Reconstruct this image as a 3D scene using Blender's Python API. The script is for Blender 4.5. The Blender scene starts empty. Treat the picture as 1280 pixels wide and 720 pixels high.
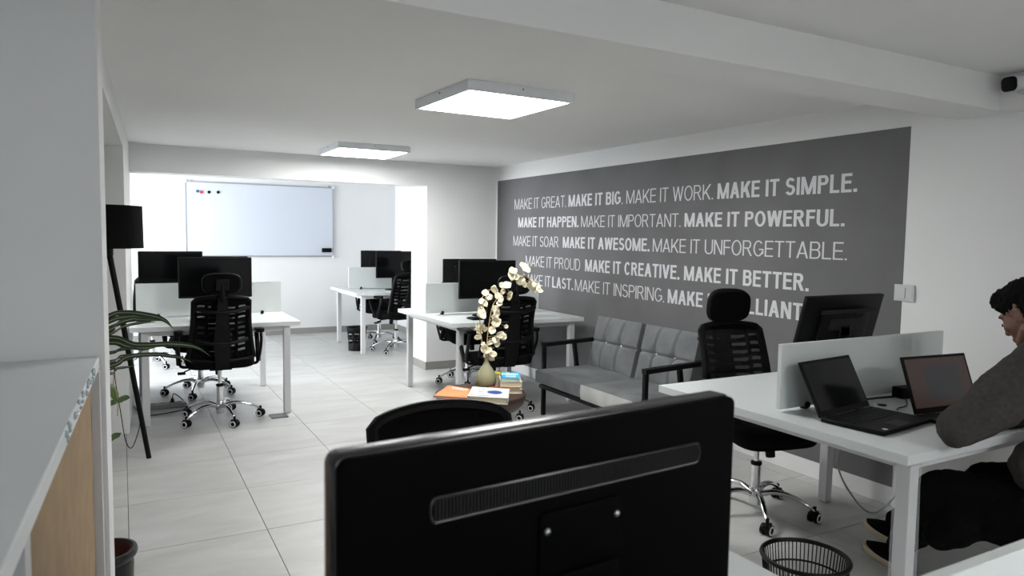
import bpy, bmesh, math, random
from mathutils import Vector, Matrix, Euler
PI = math.pi
random.seed(7)
S = bpy.context.scene
C = S.collection

# ------------------------------------------------------------------ camera
cam_d = bpy.data.cameras.new('camera'); cam = bpy.data.objects.new('camera', cam_d); C.objects.link(cam)
yaw, pit, rol = math.radians(28.756), math.radians(4.1147), math.radians(.8431)
fwd = Vector((math.sin(yaw)*math.cos(pit), math.cos(yaw)*math.cos(pit), -math.sin(pit)))
rgt = Vector((math.cos(yaw), -math.sin(yaw), 0)); upv = rgt.cross(fwd)
r2 = rgt*math.cos(rol) + upv*math.sin(rol); u2 = -rgt*math.sin(rol) + upv*math.cos(rol)
M = Matrix((r2, u2, -fwd)).transposed().to_4x4(); M.translation = (0, 0, 1.45)
cam.matrix_world = M
cam_d.sensor_width = 36; cam_d.lens = 36*889.45/1280; cam_d.clip_start = .02
cam_d.dof.use_dof = True; cam_d.dof.focus_distance = 4.6; cam_d.dof.aperture_fstop = 7.0
S.camera = cam
# ------------------------------------------------------------------ view, world
S.view_settings.view_transform = 'Standard'; S.view_settings.look = 'None'
S.view_settings.exposure = 0.0; S.view_settings.gamma = 1.0
S.view_settings.use_curve_mapping = False
W = bpy.data.worlds.new('world'); S.world = W; W.use_nodes = True
bg = W.node_tree.nodes['Background']; bg.inputs[0].default_value = (.80, .88, 1, 1); bg.inputs[1].default_value = 1.2

def area(name, loc, rot, sx, sy, power, col=(1, 1, 1)):
    l = bpy.data.lights.new(name, 'AREA'); l.shape = 'RECTANGLE'; l.size = sx; l.size_y = sy
    l.energy = power; l.color = col
    o = bpy.data.objects.new(name, l); C.objects.link(o); o.location = loc; o.rotation_euler = rot
    return o
# daylight coming in through the windows of the far room
area('daylight_far', (-2.75, 8.85, 1.35), (0, -PI/2, 0), 1.5, 2.6, 345, (.90, .94, 1))
area('fill_rear', (-.5, -3.35, 1.45), (PI/2, 0, 0), 2.6, 1.1, 20, (.93, .96, 1))  # unseen fill, added behind the photographer to brighten the near zone

# ------------------------------------------------------------------ materials
def mat(name, col, rough=.5, metal=0, noise=None, bump=None, spec=.5, emit=None, alpha=1, coat=0):
    m = bpy.data.materials.new(name); m.use_nodes = True
    nt = m.node_tree; b = nt.nodes['Principled BSDF']
    b.inputs['Base Color'].default_value = (*col, 1); b.inputs['Roughness'].default_value = rough
    b.inputs['Metallic'].default_value = metal; b.inputs['Specular IOR Level'].default_value = spec
    b.inputs['Alpha'].default_value = alpha; b.inputs['Coat Weight'].default_value = coat
    if emit:
        b.inputs['Emission Color'].default_value = (*emit[0], 1); b.inputs['Emission Strength'].default_value = emit[1]
    tc = nt.nodes.new('ShaderNodeTexCoord')
    if noise:
        sc, amt = noise[0], noise[1]; strc = noise[2] if len(noise) > 2 else (1, 1, 1)
        mp = nt.nodes.new('ShaderNodeMapping'); mp.inputs['Scale'].default_value = strc
        n = nt.nodes.new('ShaderNodeTexNoise'); n.inputs['Scale'].default_value = sc; n.inputs['Detail'].default_value = 5
        r = nt.nodes.new('ShaderNodeMapRange'); r.inputs['From Min'].default_value = .3; r.inputs['From Max'].default_value = .7
        r.inputs['To Min'].default_value = 1-amt; r.inputs['To Max'].default_value = 1+amt
        mx = nt.nodes.new('ShaderNodeVectorMath'); mx.operation = 'SCALE'; mx.inputs[0].default_value = col
        nt.links.new(tc.outputs['Object'], mp.inputs[0]); nt.links.new(mp.outputs[0], n.inputs['Vector'])
        nt.links.new(n.outputs['Fac'], r.inputs['Value']); nt.links.new(r.outputs[0], mx.inputs['Scale'])
        nt.links.new(mx.outputs[0], b.inputs['Base Color'])
    if bump:
        n2 = nt.nodes.new('ShaderNodeTexNoise'); n2.inputs['Scale'].default_value = bump[0]; n2.inputs['Detail'].default_value = 4
        bp = nt.nodes.new('ShaderNodeBump'); bp.inputs['Strength'].default_value = bump[1]; bp.inputs['Distance'].default_value = .004
        nt.links.new(tc.outputs['Object'], n2.inputs['Vector']); nt.links.new(n2.outputs['Fac'], bp.inputs['Height'])
        nt.links.new(bp.outputs[0], b.inputs['Normal'])
    return m

def tile_mat():
    m = mat('floor_tile', (.36, .36, .345), .38)
    nt = m.node_tree; b = nt.nodes['Principled BSDF']
    g = nt.nodes.new('ShaderNodeNewGeometry'); oi = nt.nodes.new('ShaderNodeObjectInfo')
    mp = nt.nodes.new('ShaderNodeMapping'); mp.inputs['Scale'].default_value = (.8, 2.6, 1)
    off = nt.nodes.new('ShaderNodeVectorMath'); off.operation = 'ADD'
    sc = nt.nodes.new('ShaderNodeMath'); sc.operation = 'MULTIPLY'; sc.inputs[1].default_value = 37
    nt.links.new(oi.outputs['Random'], sc.inputs[0])
    nt.links.new(g.outputs['Position'], off.inputs[0]); nt.links.new(sc.outputs[0], off.inputs[1])
    nt.links.new(off.outputs[0], mp.inputs[0])
    n = nt.nodes.new('ShaderNodeTexNoise'); n.inputs['Scale'].default_value = 1.7; n.inputs['Detail'].default_value = 8
    n.inputs['Roughness'].default_value = .6; n.inputs['Distortion'].default_value = .8
    nt.links.new(mp.outputs[0], n.inputs['Vector'])
    cr = nt.nodes.new('ShaderNodeValToRGB')
    cr.color_ramp.elements[0].position = .28; cr.color_ramp.elements[0].color = (.40, .40, .385, 1)
    cr.color_ramp.elements[1].position = .72; cr.color_ramp.elements[1].color = (.54, .54, .525, 1)
    nt.links.new(n.outputs['Fac'], cr.inputs[0]); nt.links.new(cr.outputs[0], b.inputs['Base Color'])
    return m

M_wall = mat('white_wall_paint', (.78, .785, .78), .85, noise=(1.3, .02), bump=(60, .08))
M_ceil = mat('ceiling_paint', (.80, .80, .79), .9, noise=(1.1, .02), bump=(40, .05))
M_paint = mat('grey_wall_paint', (.135, .134, .137), .75, noise=(2.2, .10), bump=(60, .08))
M_tile = tile_mat()
M_grout = mat('grout', (.12, .12, .115), .9)
M_skirt = mat('skirting_tile', (.27, .265, .25), .45, noise=(6, .08))
M_letter = mat('white_vinyl', (.62, .63, .64), .6)
M_white = mat('white_laminate', (.66, .69, .69), .32, noise=(3, .015), coat=.15)
M_edge = mat('white_edge', (.62, .61, .66), .4)
M_leg = mat('white_metal', (.60, .60, .61), .38)
M_panel = mat('frosted_panel', (.66, .70, .69), .42, noise=(2, .02))
M_black = mat('black_plastic', (.0028, .0028, .0028), .5, spec=.16)
M_matte = mat('black_fabric', (.004, .004, .004), .95, bump=(500, .4), spec=.08)
M_glossb = mat('black_screen', (.003, .0034, .0038), .14, spec=.2)
M_mesh = mat('black_mesh', (.008, .008, .008), .9, alpha=.82)
M_chrome = mat('chrome', (.75, .75, .76), .12, 1)
M_steel = mat('brushed_steel', (.45, .45, .46), .3, 1)
M_ring = mat('white_ring', (.7, .7, .7), .35)
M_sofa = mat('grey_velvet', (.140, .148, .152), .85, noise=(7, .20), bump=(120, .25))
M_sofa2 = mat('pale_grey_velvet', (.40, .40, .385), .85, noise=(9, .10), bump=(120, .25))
M_bmetal = mat('black_metal', (.003, .003, .003), .45, spec=.2)
M_wood = mat('table_wood', (.045, .022, .014), .5, noise=(10, .35, (1, 1, 5)), bump=(30, .2))
M_vase = mat('olive_ceramic', (.26, .25, .145), .65, noise=(15, .05))
M_petal = mat('cream_petal', (.74, .68, .50), .7, noise=(40, .06))
M_stem = mat('beige_stem', (.45, .30, .14), .7)
M_leaf = mat('plant_leaf', (.018, .045, .014), .45, noise=(8, .3))
M_leafs = mat('leaf_stripe', (.40, .44, .26), .5)
M_leafy = mat('young_leaf', (.09, .15, .045), .5, noise=(12, .2))
M_pot = mat('black_pot', (.012, .012, .013), .4)
M_terra = mat('terracotta', (.10, .025, .015), .8)
M_soil = mat('soil', (.02, .012, .008), .95, bump=(60, 1), noise=(30, .5))
M_mdf = mat('tan_board', (.36, .245, .135), .8, noise=(14, .10), bump=(150, .1))
M_board = mat('whiteboard_surface', (.62, .66, .73), .18)
M_alu = mat('aluminium', (.45, .47, .5), .35, .8)
M_blue = mat('blue', (.015, .12, .30), .5); M_red = mat('red', (.55, .04, .02), .5)
M_lamp = mat('led_diffuser', (.9, .9, .9), .5, emit=((1, 1, .99), 44.0))
M_lampf = mat('lamp_frame', (.82, .84, .88), .4)
M_skin = mat('skin', (.17, .085, .058), .55, noise=(20, .08))
M_hair = mat('black_hair', (.004, .0035, .003), .9, bump=(160, 1), spec=.12)
M_sweater = mat('charcoal_knit', (.055, .050, .047), .95, bump=(420, .7), noise=(60, .18), spec=.15)
M_trouser = mat('black_trousers', (.0035, .0035, .0035), .95, bump=(60, .4), spec=.08)
M_sole = mat('beige_sole', (.50, .42, .30), .7)
M_page = mat('book_pages', (.62, .55, .40), .85, noise=(4, .12, (1, 1, 60)))
M_cov_o = mat('orange_cover', (.85, .26, .09), .4, noise=(4, .12))
M_cov_w = mat('white_cover', (.75, .77, .78), .4)
M_cov_b = mat('cyan_cover', (.02, .36, .65), .4)
M_cov_y = mat('yellow_cover', (.80, .62, .03), .4)
M_cov_r = mat('red_cover', (.42, .05, .03), .4)
M_cov_p = mat('peach_cover', (.62, .36, .22), .5)
M_navy = mat('navy_print', (.02, .05, .25), .4)
M_dkprint = mat('dark_print', (.03, .03, .05), .5)
M_orbot = mat('clear_plastic', (.35, .36, .36), .15, alpha=.35)
M_cable = mat('grey_cable', (.42, .42, .42), .5)

def screen_mat():
    m = mat('laptop_screen_on', (.01, .01, .01), .25)
    nt = m.node_tree; b = nt.nodes['Principled BSDF']
    tc = nt.nodes.new('ShaderNodeTexCoord'); sp = nt.nodes.new('ShaderNodeSeparateXYZ')
    nt.links.new(tc.outputs['Generated'], sp.inputs[0])
    def rng(sock, a, c):
        x = nt.nodes.new('ShaderNodeMath'); x.operation = 'GREATER_THAN'; x.inputs[1].default_value = a; nt.links.new(sock, x.inputs[0])
        y = nt.nodes.new('ShaderNodeMath'); y.operation = 'LESS_THAN'; y.inputs[1].default_value = c; nt.links.new(sock, y.inputs[0])
        z = nt.nodes.new('ShaderNodeMath'); z.operation = 'MULTIPLY'; nt.links.new(x.outputs[0], z.inputs[0]); nt.links.new(y.outputs[0], z.inputs[1])
        return z.outputs[0]
    a = rng(sp.outputs[0], .26, .84); c = rng(sp.outputs[2], .14, .84)
    w = nt.nodes.new('ShaderNodeMath'); w.operation = 'MULTIPLY'; nt.links.new(a, w.inputs[0]); nt.links.new(c, w.inputs[1])
    mx = nt.nodes.new('ShaderNodeMix'); mx.data_type = 'RGBA'
    mx.inputs[6].default_value = (.030, .018, .016, 1); mx.inputs[7].default_value = (.018, .0185, .021, 1)
    nt.links.new(w.outputs[0], mx.inputs[0]); nt.links.new(mx.outputs[2], b.inputs['Emission Color'])
    b.inputs['Emission Strength'].default_value = 1
    return m
M_lapscr = screen_mat()

# ------------------------------------------------------------------ mesh helpers
class MB:
    def __init__(s): s.bm = bmesh.new()
    def box(s, x0, x1, y0, y1, z0, z1, mtx=None):
        v = [s.bm.verts.new((x, y, z)) for x in (x0, x1) for y in (y0, y1) for z in (z0, z1)]
        for f in ((0, 1, 3, 2), (4, 6, 7, 5), (0, 4, 5, 1), (2, 3, 7, 6), (0, 2, 6, 4), (1, 5, 7, 3)): s.bm.faces.new([v[i] for i in f])
        if mtx:
            for q in v: q.co = mtx @ q.co
        return s
    def ring_loft(s, rings, cap=True, close=False):
        R = [[s.bm.verts.new(p) for p in r] for r in rings]; n = len(R[0]); k = len(R)
        for i in range(k if close else k-1):
            a, b = R[i], R[(i+1) % k]
            for j in range(n): s.bm.faces.new((a[j], a[(j+1) % n], b[(j+1) % n], b[j]))
        if cap and not close:
            s.bm.faces.new(list(reversed(R[0]))); s.bm.faces.new(R[-1])
        return s
    def tube(s, pts, rad, n=10, close=False, flat=1.0, cap=True):
        pts = [Vector(p) for p in pts]; k = len(pts)
        rads = rad if isinstance(rad, (list, tuple)) else [rad]*k
        rings = []; prev = None
        for i, p in enumerate(pts):
            if close: t = pts[(i+1) % k]-pts[i-1]
            else: t = pts[min(i+1, k-1)]-pts[max(i-1, 0)]
            t.normalize()
            if prev is None:
                a = Vector((0, 0, 1)) if abs(t.z) < .9 else Vector((1, 0, 0))
                u = t.cross(a).normalized()
            else:
                u = (prev - t*prev.dot(t)).normalized()
            prev = u; w = t.cross(u)
            rings.append([p + u*math.cos(2*PI*j/n)*rads[i] + w*math.sin(2*PI*j/n)*rads[i]*flat for j in range(n)])
        return s.ring_loft(rings, cap, close)
    def cyl(s, p0, p1, r0, r1=None, n=20):
        return s.tube([p0, p1], [r0, r0 if r1 is None else r1], n)
    def lathe(s, prof, n=32, c=(0, 0, 0), mtx=None, close=False, sx=1, sy=1):
        rings = []
        for r, z in prof:
            ring = [Vector((c[0]+r*sx*math.cos(2*PI*j/n), c[1]+r*sy*math.sin(2*PI*j/n), c[2]+z)) for j in range(n)]
            if mtx: ring = [mtx @ q for q in ring]
            rings.append(ring)
        return s.ring_loft(rings, True, close)
    def ell(s, c, r, mtx=None, u=24, v=14):
        T = Matrix.Translation(c) @ (mtx or Matrix()) @ Matrix.Diagonal((*r, 1))
        bmesh.ops.create_uvsphere(s.bm, u_segments=u, v_segments=v, radius=1, matrix=T); return s
    def rrect(s, w, h, d, r, c=(0, 0, 0), seg=5, mtx=None, soft=.25):
        # rounded rectangle in XZ extruded in Y with softened lips
        def prof(inset, y):
            ww, hh, rr = w/2-inset, h/2-inset, max(r-inset, .0005); o = []
            for cx, cz, a0 in ((ww-rr, hh-rr, 0), (-ww+rr, hh-rr, PI/2), (-ww+rr, -hh+rr, PI), (ww-rr, -hh+rr, 1.5*PI)):
                for i in range(seg+1):
                    a = a0+PI/2*i/seg; o.append(Vector((c[0]+cx+rr*math.cos(a), c[1]+y, c[2]+cz+rr*math.sin(a))))
            return o
        e = d*soft
        rings = [prof(e, -d/2), prof(e*.3, -d/2+e*.3), prof(0, -d/2+e), prof(0, d/2-e), prof(e*.3, d/2-e*.3), prof(e, d/2)]
        if mtx: rings = [[mtx @ q for q in g] for g in rings]
        return s.ring_loft(rings)
    def grid(s, f, nu, nv):
        V = [[s.bm.verts.new(f(i/nu, j/nv)) for j in range(nv+1)] for i in range(nu+1)]
        for i in range(nu):
            for j in range(nv): s.bm.faces.new((V[i][j], V[i+1][j], V[i+1][j+1], V[i][j+1]))
        return s
    def build(s, name, m, parent=None, smooth=True, bevel=0, seg=2, sub=0):
        bmesh.ops.recalc_face_normals(s.bm, faces=s.bm.faces)
        me = bpy.data.meshes.new(name); s.bm.to_mesh(me); s.bm.free()
        me.materials.append(m)
        o = bpy.data.objects.new(name, me); C.objects.link(o)
        if smooth:
            for p in me.polygons: p.use_smooth = True
            if hasattr(me, 'set_sharp_from_angle'): me.set_sharp_from_angle(angle=math.radians(38))
        if bevel:
            b = o.modifiers.new('bevel', 'BEVEL'); b.width = bevel; b.segments = seg; b.limit_method = 'ANGLE'
            b.harden_normals = False
        if sub:
            q = o.modifiers.new('sub', 'SUBSURF'); q.levels = sub; q.render_levels = sub
        if parent: o.parent = parent
        return o
def tag(o, label, cat, group=None, kind=None):
    o['label'] = label; o['category'] = cat
    if group: o['group'] = group
    if kind: o['kind'] = kind
    return o
def thing(name, label, cat, loc=(0, 0, 0), rz=0, group=None):
    o = bpy.data.objects.new(name, None); C.objects.link(o); o.empty_display_size = .05
    o.location = loc; o.rotation_euler = (0, 0, rz)
    return tag(o, label, cat, group)
def struct(o, label=None):
    o['kind'] = 'structure'
    if label: o['label'] = label
    return o
def copy_tree(o, parent=None):
    c = o.copy(); C.objects.link(c)
    if parent: c.parent = parent
    for ch in list(o.children): copy_tree(ch, c)
    return c
def sbox(name, m, *b, parent=None, label=None, bevel=0):
    o = MB().box(*b).build(name, m, parent, False, bevel)
    if not parent: struct(o, label)
    return o
def box(name, m, *b, parent=None, bevel=0):
    return MB().box(*b).build(name, m, parent, False, bevel)
def arc_pts(pts, n=8):   # Catmull-Rom
    P = [Vector(p) for p in pts]; P = [P[0]*2-P[1]]+P+[P[-1]*2-P[-2]]; o = []
    for i in range(1, len(P)-2):
        for k in range(n):
            t = k/n; a, b, c, d = P[i-1:i+3]
            o.append(.5*((2*b)+(c-a)*t+(2*a-5*b+4*c-d)*t*t+(3*b-a-3*c+d)*t*t*t))
    return o+[P[-2]]

# ------------------------------------------------------------------ the room
XR, YL, YB, ZC, ZB, XL, YF = 3.69, 7.12, 10.48, 2.22, 2.065, -3.0, -3.0
PX = 2.86          # left face of the pier
fl = sbox('floor', M_grout, XL-.1, XR+.1, YF-.1, YB+.1, -.1, -.0025, label='light grey stone-look tiled floor of the office')
tw, td = .597, .64
tile_me = None
nx0 = int((XL)/tw)-1
for i in range(nx0, 7):
    x0, x1 = i*tw, (i+1)*tw
    x0c, x1c = max(x0, XL), min(x1, XR)
    if x1c-x0c < .02: continue
    for j in range(-11, 12):
        y0, y1 = 3.55+j*td, 3.55+(j+1)*td
        y0c, y1c = max(y0, YF), min(y1, YB)
        if y1c-y0c < .02: continue
        full = x0c == x0 and x1c == x1 and y0c == y0 and y1c == y1
        if full and tile_me:
            o = bpy.data.objects.new('tile', tile_me); C.objects.link(o); o.parent = fl; o.location = ((x0+x1)/2, (y0+y1)/2, 0)
        else:
            w, d = (x1c-x0c)/2-.0016, (y1c-y0c)/2-.0016
            o = MB().ring_loft([[(-w, -d, -.02), (w, -d, -.02), (w, d, -.02), (-w, d, -.02)], [(-w, -d, -.001), (w, -d, -.001), (w, d, -.001), (-w, d, -.001)],
                                [(-w+.001, -d+.001, 0), (w-.001, -d+.001, 0), (w-.001, d-.001, 0), (-w+.001, d-.001, 0)]]).build('tile', M_tile, fl, False)
            o.location = ((x0c+x1c)/2, (y0c+y1c)/2, 0)
            if full: tile_me = o.data
sbox('ceiling', M_ceil, XL-.1, XR+.1, YF-.1, YB+.1, ZC, ZC+.1, label='plain white plastered ceiling')
beam = MB().box(XL, XR, 1.85, 2.09, ZB, ZC+.01)
beam.box(3.56, XR+.0, YF, 1.851, ZB, ZC+.01)
struct(beam.build('trim_1', M_ceil, None, False, .004), 'white ceiling beam crossing the room, returning along the right wall')
wr = sbox('wall_right', M_wall, XR, XR+.12, YF-.1, YB+.1, 0, ZC, label='white right wall with a large dark grey painted field of white lettering')
pf = MB().box(XR-.0015, XR+.001, 2.345, 7.085, .105, 2.066).build('painted_field', M_paint, wr, False); pf['label'] = 'dark grey painted rectangle'
# near part of right wall bounds + back wall
sbox('wall_back', M_wall, XL, XR, YB, YB+.12, 0, ZC, label='bright white back wall of the far room behind the whiteboard')
# lintel and pier between the rooms
pier = MB().box(PX, XR, YL, 7.58, 0, ZC)
struct(pier.build('wall_pier', M_wall, None, False), 'white pier at the back right between main room and far room')
sbox('trim_2', M_wall, .02, PX, YL, YL+.26, 1.975, ZC, label='white lintel over the wide opening to the far room')
# left wall: header, pier and alcove, turned slightly
xl = lambda y: -.093+(y-2.28)*.0335
def slab(m, pts, z0, z1, name, label):
    b = MB(); b.ring_loft([[Vector((x, y, z0)) for x, y in pts], [Vector((x, y, z1)) for x, y in pts]])
    return struct(b.build(name, m, None, False), label)
slab(M_wall, [(XL, 2.28), (xl(2.28)+.045, 2.28), (xl(2.5)+.045, 2.5), (XL, 2.5)], 0, ZC, 'wall_left_near', 'grey-white wall end at the left beside the counter')
slab(M_wall, [(xl(2.5)-.15, 2.5), (xl(2.5), 2.5), (xl(5.72), 5.72), (xl(5.72)-.15, 5.72)], 2.04, ZC, 'trim_3', 'white header over the opening of the left alcove')
slab(M_wall, [(XL, 5.72), (xl(5.72), 5.72), (xl(YL+.26)+.0, YL+.26), (XL, YL+.26)], 0, ZC, 'wall_left_far', 'white wall block at the end of the left alcove')
sbox('ceiling_alcove', M_ceil, XL, xl(2.5)-.15, 2.5, 5.72, 2.04, ZC, label='lower ceiling of the left alcove')
sbox('wall_left', M_wall, XL-.12, XL, YF, 7.38, 0, ZC, label='white outer wall on the left side')
# far room window wall with a wide window
wf = MB(); wf.box(XL+.5-.12, XL+.5, 7.38, YB, 0, .6); wf.box(XL+.5-.12, XL+.5, 7.38, YB, 2.1, ZC); wf.box(XL+.5-.12, XL+.5, 7.38, 7.55, .6, 2.1); wf.box(XL+.5-.12, XL+.5, 10.15, YB, .6, 2.1)
struct(wf.build('wall_window', M_wall, None, False), 'white window wall of the far room')
w1 = MB()
for y in (7.55, 8.83, 10.11): w1.box(XL+.40, XL+.45, y, y+.04, .6, 2.1)
w1.box(XL+.40, XL+.45, 7.55, 10.15, .6, .64); w1.box(XL+.40, XL+.45, 7.55, 10.15, 2.06, 2.1)
struct(w1.build('window_1', M_leg, None, False), 'white framed window of the far room')
# rear wall behind the photographer, with an opening for the added fill light
rw = MB(); rw.box(XL, XR, YF-.12, YF, 0, .9); rw.box(XL, XR, YF-.12, YF, 2.0, ZC); rw.box(XL, -1.8, YF-.12, YF, .9, 2.0); rw.box(.8, XR, YF-.12, YF, .9, 2.0)
struct(rw.build('wall_front', M_wall, None, False), 'white wall behind the photographer')
# skirtings
def skirt(name, x0, x1, y0, y1, h=.085, along='x', label=None):
    p = thing_struct = bpy.data.objects.new(name, None); C.objects.link(p); p['kind'] = 'structure'; p['label'] = label
    L = (x1-x0) if along == 'x' else (y1-y0); n = max(1, round(L/.6))
    for k in range(n):
        a, b = k*L/n+.001, (k+1)*L/n-.001
        if along == 'x': MB().box(x0+a, x0+b, y0, y1, 0, h).build('skirting_tile', M_skirt, p, False)
        else: MB().box(x0, x1, y0+a, y0+b, 0, h).build('skirting_tile', M_skirt, p, False)
skirt('baseboard_back', XL+.5, XR, YB-.012, YB, label='grey tile skirting along the back wall')
skirt('baseboard_pier', PX, XR, YL-.012, YL, label='grey tile skirting on the front of the pier')
skirt('baseboard_pier_side', PX-.012, PX, YL-.012, 7.58, along='y', label='grey tile skirting on the side of the pier')
skirt('baseboard_right', XR-.012, XR, 7.6, YB-.012, along='y', label='grey tile skirting on the right wall of the far room')

# lettering on the wall
def glyph(ch, S_):
    T_ = S_*.86; P = []
    def rect_(x0, y0, x1, y1): P.append([(x0, y0), (x1, y0), (x1, y1), (x0, y1)])
    def dia(xa, ya, xb, yb, h=None):
        h = (h or S_*1.12)/2; P.append([(xa-h, ya), (xa+h, ya), (xb+h, yb), (xb-h, yb)])
    def arc(cx, cy, rx, ry, a0, a1, tx=None, ty=None):
        tx = S_ if tx is None else tx; ty = T_ if ty is None else ty; n = max(4, int(abs(a1-a0)/14))
        for k in range(n):
            q = []
            for a, ins in ((a0+(a1-a0)*k/n, 0), (a0+(a1-a0)*(k+1)/n, 0), (a0+(a1-a0)*(k+1)/n, 1), (a0+(a1-a0)*k/n, 1)):
                t = math.radians(a); q.append((cx+(rx-ins*tx)*math.cos(t), cy+(ry-ins*ty)*math.sin(t)))
            P.append(q)
    hh = S_*.56
    if ch == 'A': w = .68; dia(hh, 0, w/2, 1); dia(w-hh, 0, w/2, 1); rect_(w*.2, .25, w*.8, .25+T_)
    elif ch in 'BPRD':
        w = .60; rect_(0, 0, S_, 1)
        if ch == 'D': w = .64; rect_(S_, 0, w*.5, T_); rect_(S_, 1-T_, w*.5, 1); arc(w*.5, .5, w*.5, .5, -90, 90)
        else:
            m = .46 if ch != 'B' else .48
            rect_(S_, 1-T_, w*.6, 1); rect_(S_, m, w*.6, m+T_); arc(w*.6, (1+m)/2, w*.36, (1-m)/2, -90, 90)
            if ch == 'B': rect_(S_, 0, w*.6, T_); arc(w*.6, (m+T_)/2, w*.40, (m+T_)/2, -90, 90)
            if ch == 'R': w = .64; dia(w-hh*.9, 0, w*.52, m+.02)
            if ch == 'P': w = .58
    elif ch == 'C': w = .64; arc(w/2, .5, w/2, .51, 42, 318)
    elif ch == 'G': w = .67; arc(w/2, .5, w/2, .51, 42, 330); rect_(w*.55, .40, w, .40+T_); rect_(w-S_*.95, .16, w, .42)
    elif ch == 'O': w = .70; arc(w/2, .5, w/2, .51, 0, 360)
    elif ch in 'EF':
        w = .54 if ch == 'E' else .50; rect_(0, 0, S_, 1); rect_(S_, 1-T_, w, 1); rect_(S_, .46, w*.94, .46+T_)
        if ch == 'E': rect_(S_, 0, w, T_)
    elif ch == 'H': w = .62; rect_(0, 0, S_, 1); rect_(w-S_, 0, w, 1); rect_(S_, .46, w-S_, .46+T_)
    elif ch == 'I': w = S_; rect_(0, 0, S_, 1)
    elif ch == 'K': w = .64; rect_(0, 0, S_, 1); dia(S_*.9, .34, w-hh, 1, S_*1.35); dia(w-hh, 0, S_*1.5+.06, .60, S_*1.25)
    elif ch == 'L': w = .50; rect_(0, 0, S_, 1); rect_(S_, 0, w, T_)
    elif ch == 'M': w = .84; rect_(0, 0, S_, 1); rect_(w-S_, 0, w, 1); dia(S_*.6, 1, w/2, 0, S_*1.05); dia(w-S_*.6, 1, w/2, 0, S_*1.05)
    elif ch == 'N': w = .63; rect_(0, 0, S_, 1); rect_(w-S_, 0, w, 1); dia(S_*.6, 1, w-S_*.6, 0, S_*1.15)
    elif ch == 'S':
        w = .58; rU = (1+T_)/4*.97; rL = (1+T_)/2-rU
        arc(w/2, 1-rU, w*.47, rU, 25, 270); arc(w/2, rL, w/2, rL, 90, -158)
    elif ch == 'T': w = .58; rect_(0, 1-T_, w, 1); rect_(w/2-S_/2, 0, w/2+S_/2, 1-T_)
    elif ch == 'U': w = .63; rect_(0, .3, S_, 1); rect_(w-S_, .3, w, 1); arc(w/2, .31, w/2, .32, 180, 360)
    elif ch == 'V': w = .66; dia(hh, 1, w/2, 0); dia(w-hh, 1, w/2, 0)
    elif ch == 'W': w = .92; dia(hh, 1, w*.27, 0); dia(w*.27, 0, w*.5, 1, S_); dia(w*.5, 1, w*.73, 0, S_); dia(w*.73, 0, w-hh, 1)
    elif ch == '.': w = S_*1.05; rect_(0, 0, w, T_*1.15)
    else: w = .30
    return w, P
def lettering(txt, ya, yb, z, h, bold, z2=None):
    S_ = .178 if bold else .098; x = 0; polys = []
    for ch in txt:
        w, P = glyph(ch, S_); polys += [[(x+a, b) for a, b in p] for p in P]; x += w+(.085 if ch != ' ' else 0)
    tot = x-.085; z2 = z if z2 is None else z2; b = MB()
    for ip, p in enumerate(polys):
        ar = sum(p[i][0]*p[(i+1) % len(p)][1]-p[(i+1) % len(p)][0]*p[i][1] for i in range(len(p)))
        if ar < 0: p = p[::-1]
        b.bm.faces.new([b.bm.verts.new((XR-.0026-.00006*(ip % 9), ya+(yb-ya)*u/tot, z+(z2-z)*u/tot+v*h)) for u, v in p])
    me = bpy.data.meshes.new('lettering'); b.bm.to_mesh(me); b.bm.free(); me.materials.append(M_letter)
    q = bpy.data.objects.new('lettering', me); C.objects.link(q); q.parent = wr
    q['label'] = 'white wall lettering reading ' + txt
def unproj(px, py, axis, val):
    d = r2*((px-640)/889.45) - u2*((py-360)/889.45) + fwd
    c = Vector((0, 0, 1.45)); i = 'xyz'.index(axis); return c + d*((val-c[i])/d[i])
def LX(v): return unproj(600+v*.4375, 330, 'x', XR).y
rows = [
 (1.740, 1.735, .104, [('MAKE IT GREAT.', 97, 243, 0), ('MAKE IT BIG', 250, 398, 1), ('. MAKE IT WORK.', 401, 660, 0), ('MAKE IT SIMPLE.', 672, 1068, 1)]),
 (1.551, 1.539, .097, [('MAKE IT HAPPEN.', 108, 280, 1), ('MAKE IT IMPORTANT.', 287, 570, 0), ('MAKE IT POWERFUL.', 581, 1037, 1)]),
 (1.357, 1.343, .099, [('MAKE IT SOAR', 95, 224, 0), ('MAKE IT AWESOME.', 236, 484, 1), ('MAKE IT UNFORGETTABLE.', 493, 1048, 0)]),
 (1.152, 1.142, .102, [('MAKE IT PROUD', 131, 287, 0), ('MAKE IT CREATIVE. MAKE IT BETTER.', 301, 943, 1)]),
 (.962, .957, .102, [('MAKE IT', 126, 203, 0), ('LAST.', 208, 268, 1), ('MAKE IT INSPIRING.', 273, 530, 0), ('MAKE IT BRILLIANT.', 540, 942, 1)]),
]
for za, zb, h, ph in rows:
    for t, a, b, bold in ph:
        ya, yb = LX(a), LX(b)
        f = lambda y: za+(zb-za)*(6.7-y)/(6.7-2.7)
        lettering(t, ya, yb, f(ya), h*1.05, bold, f(yb))

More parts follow.
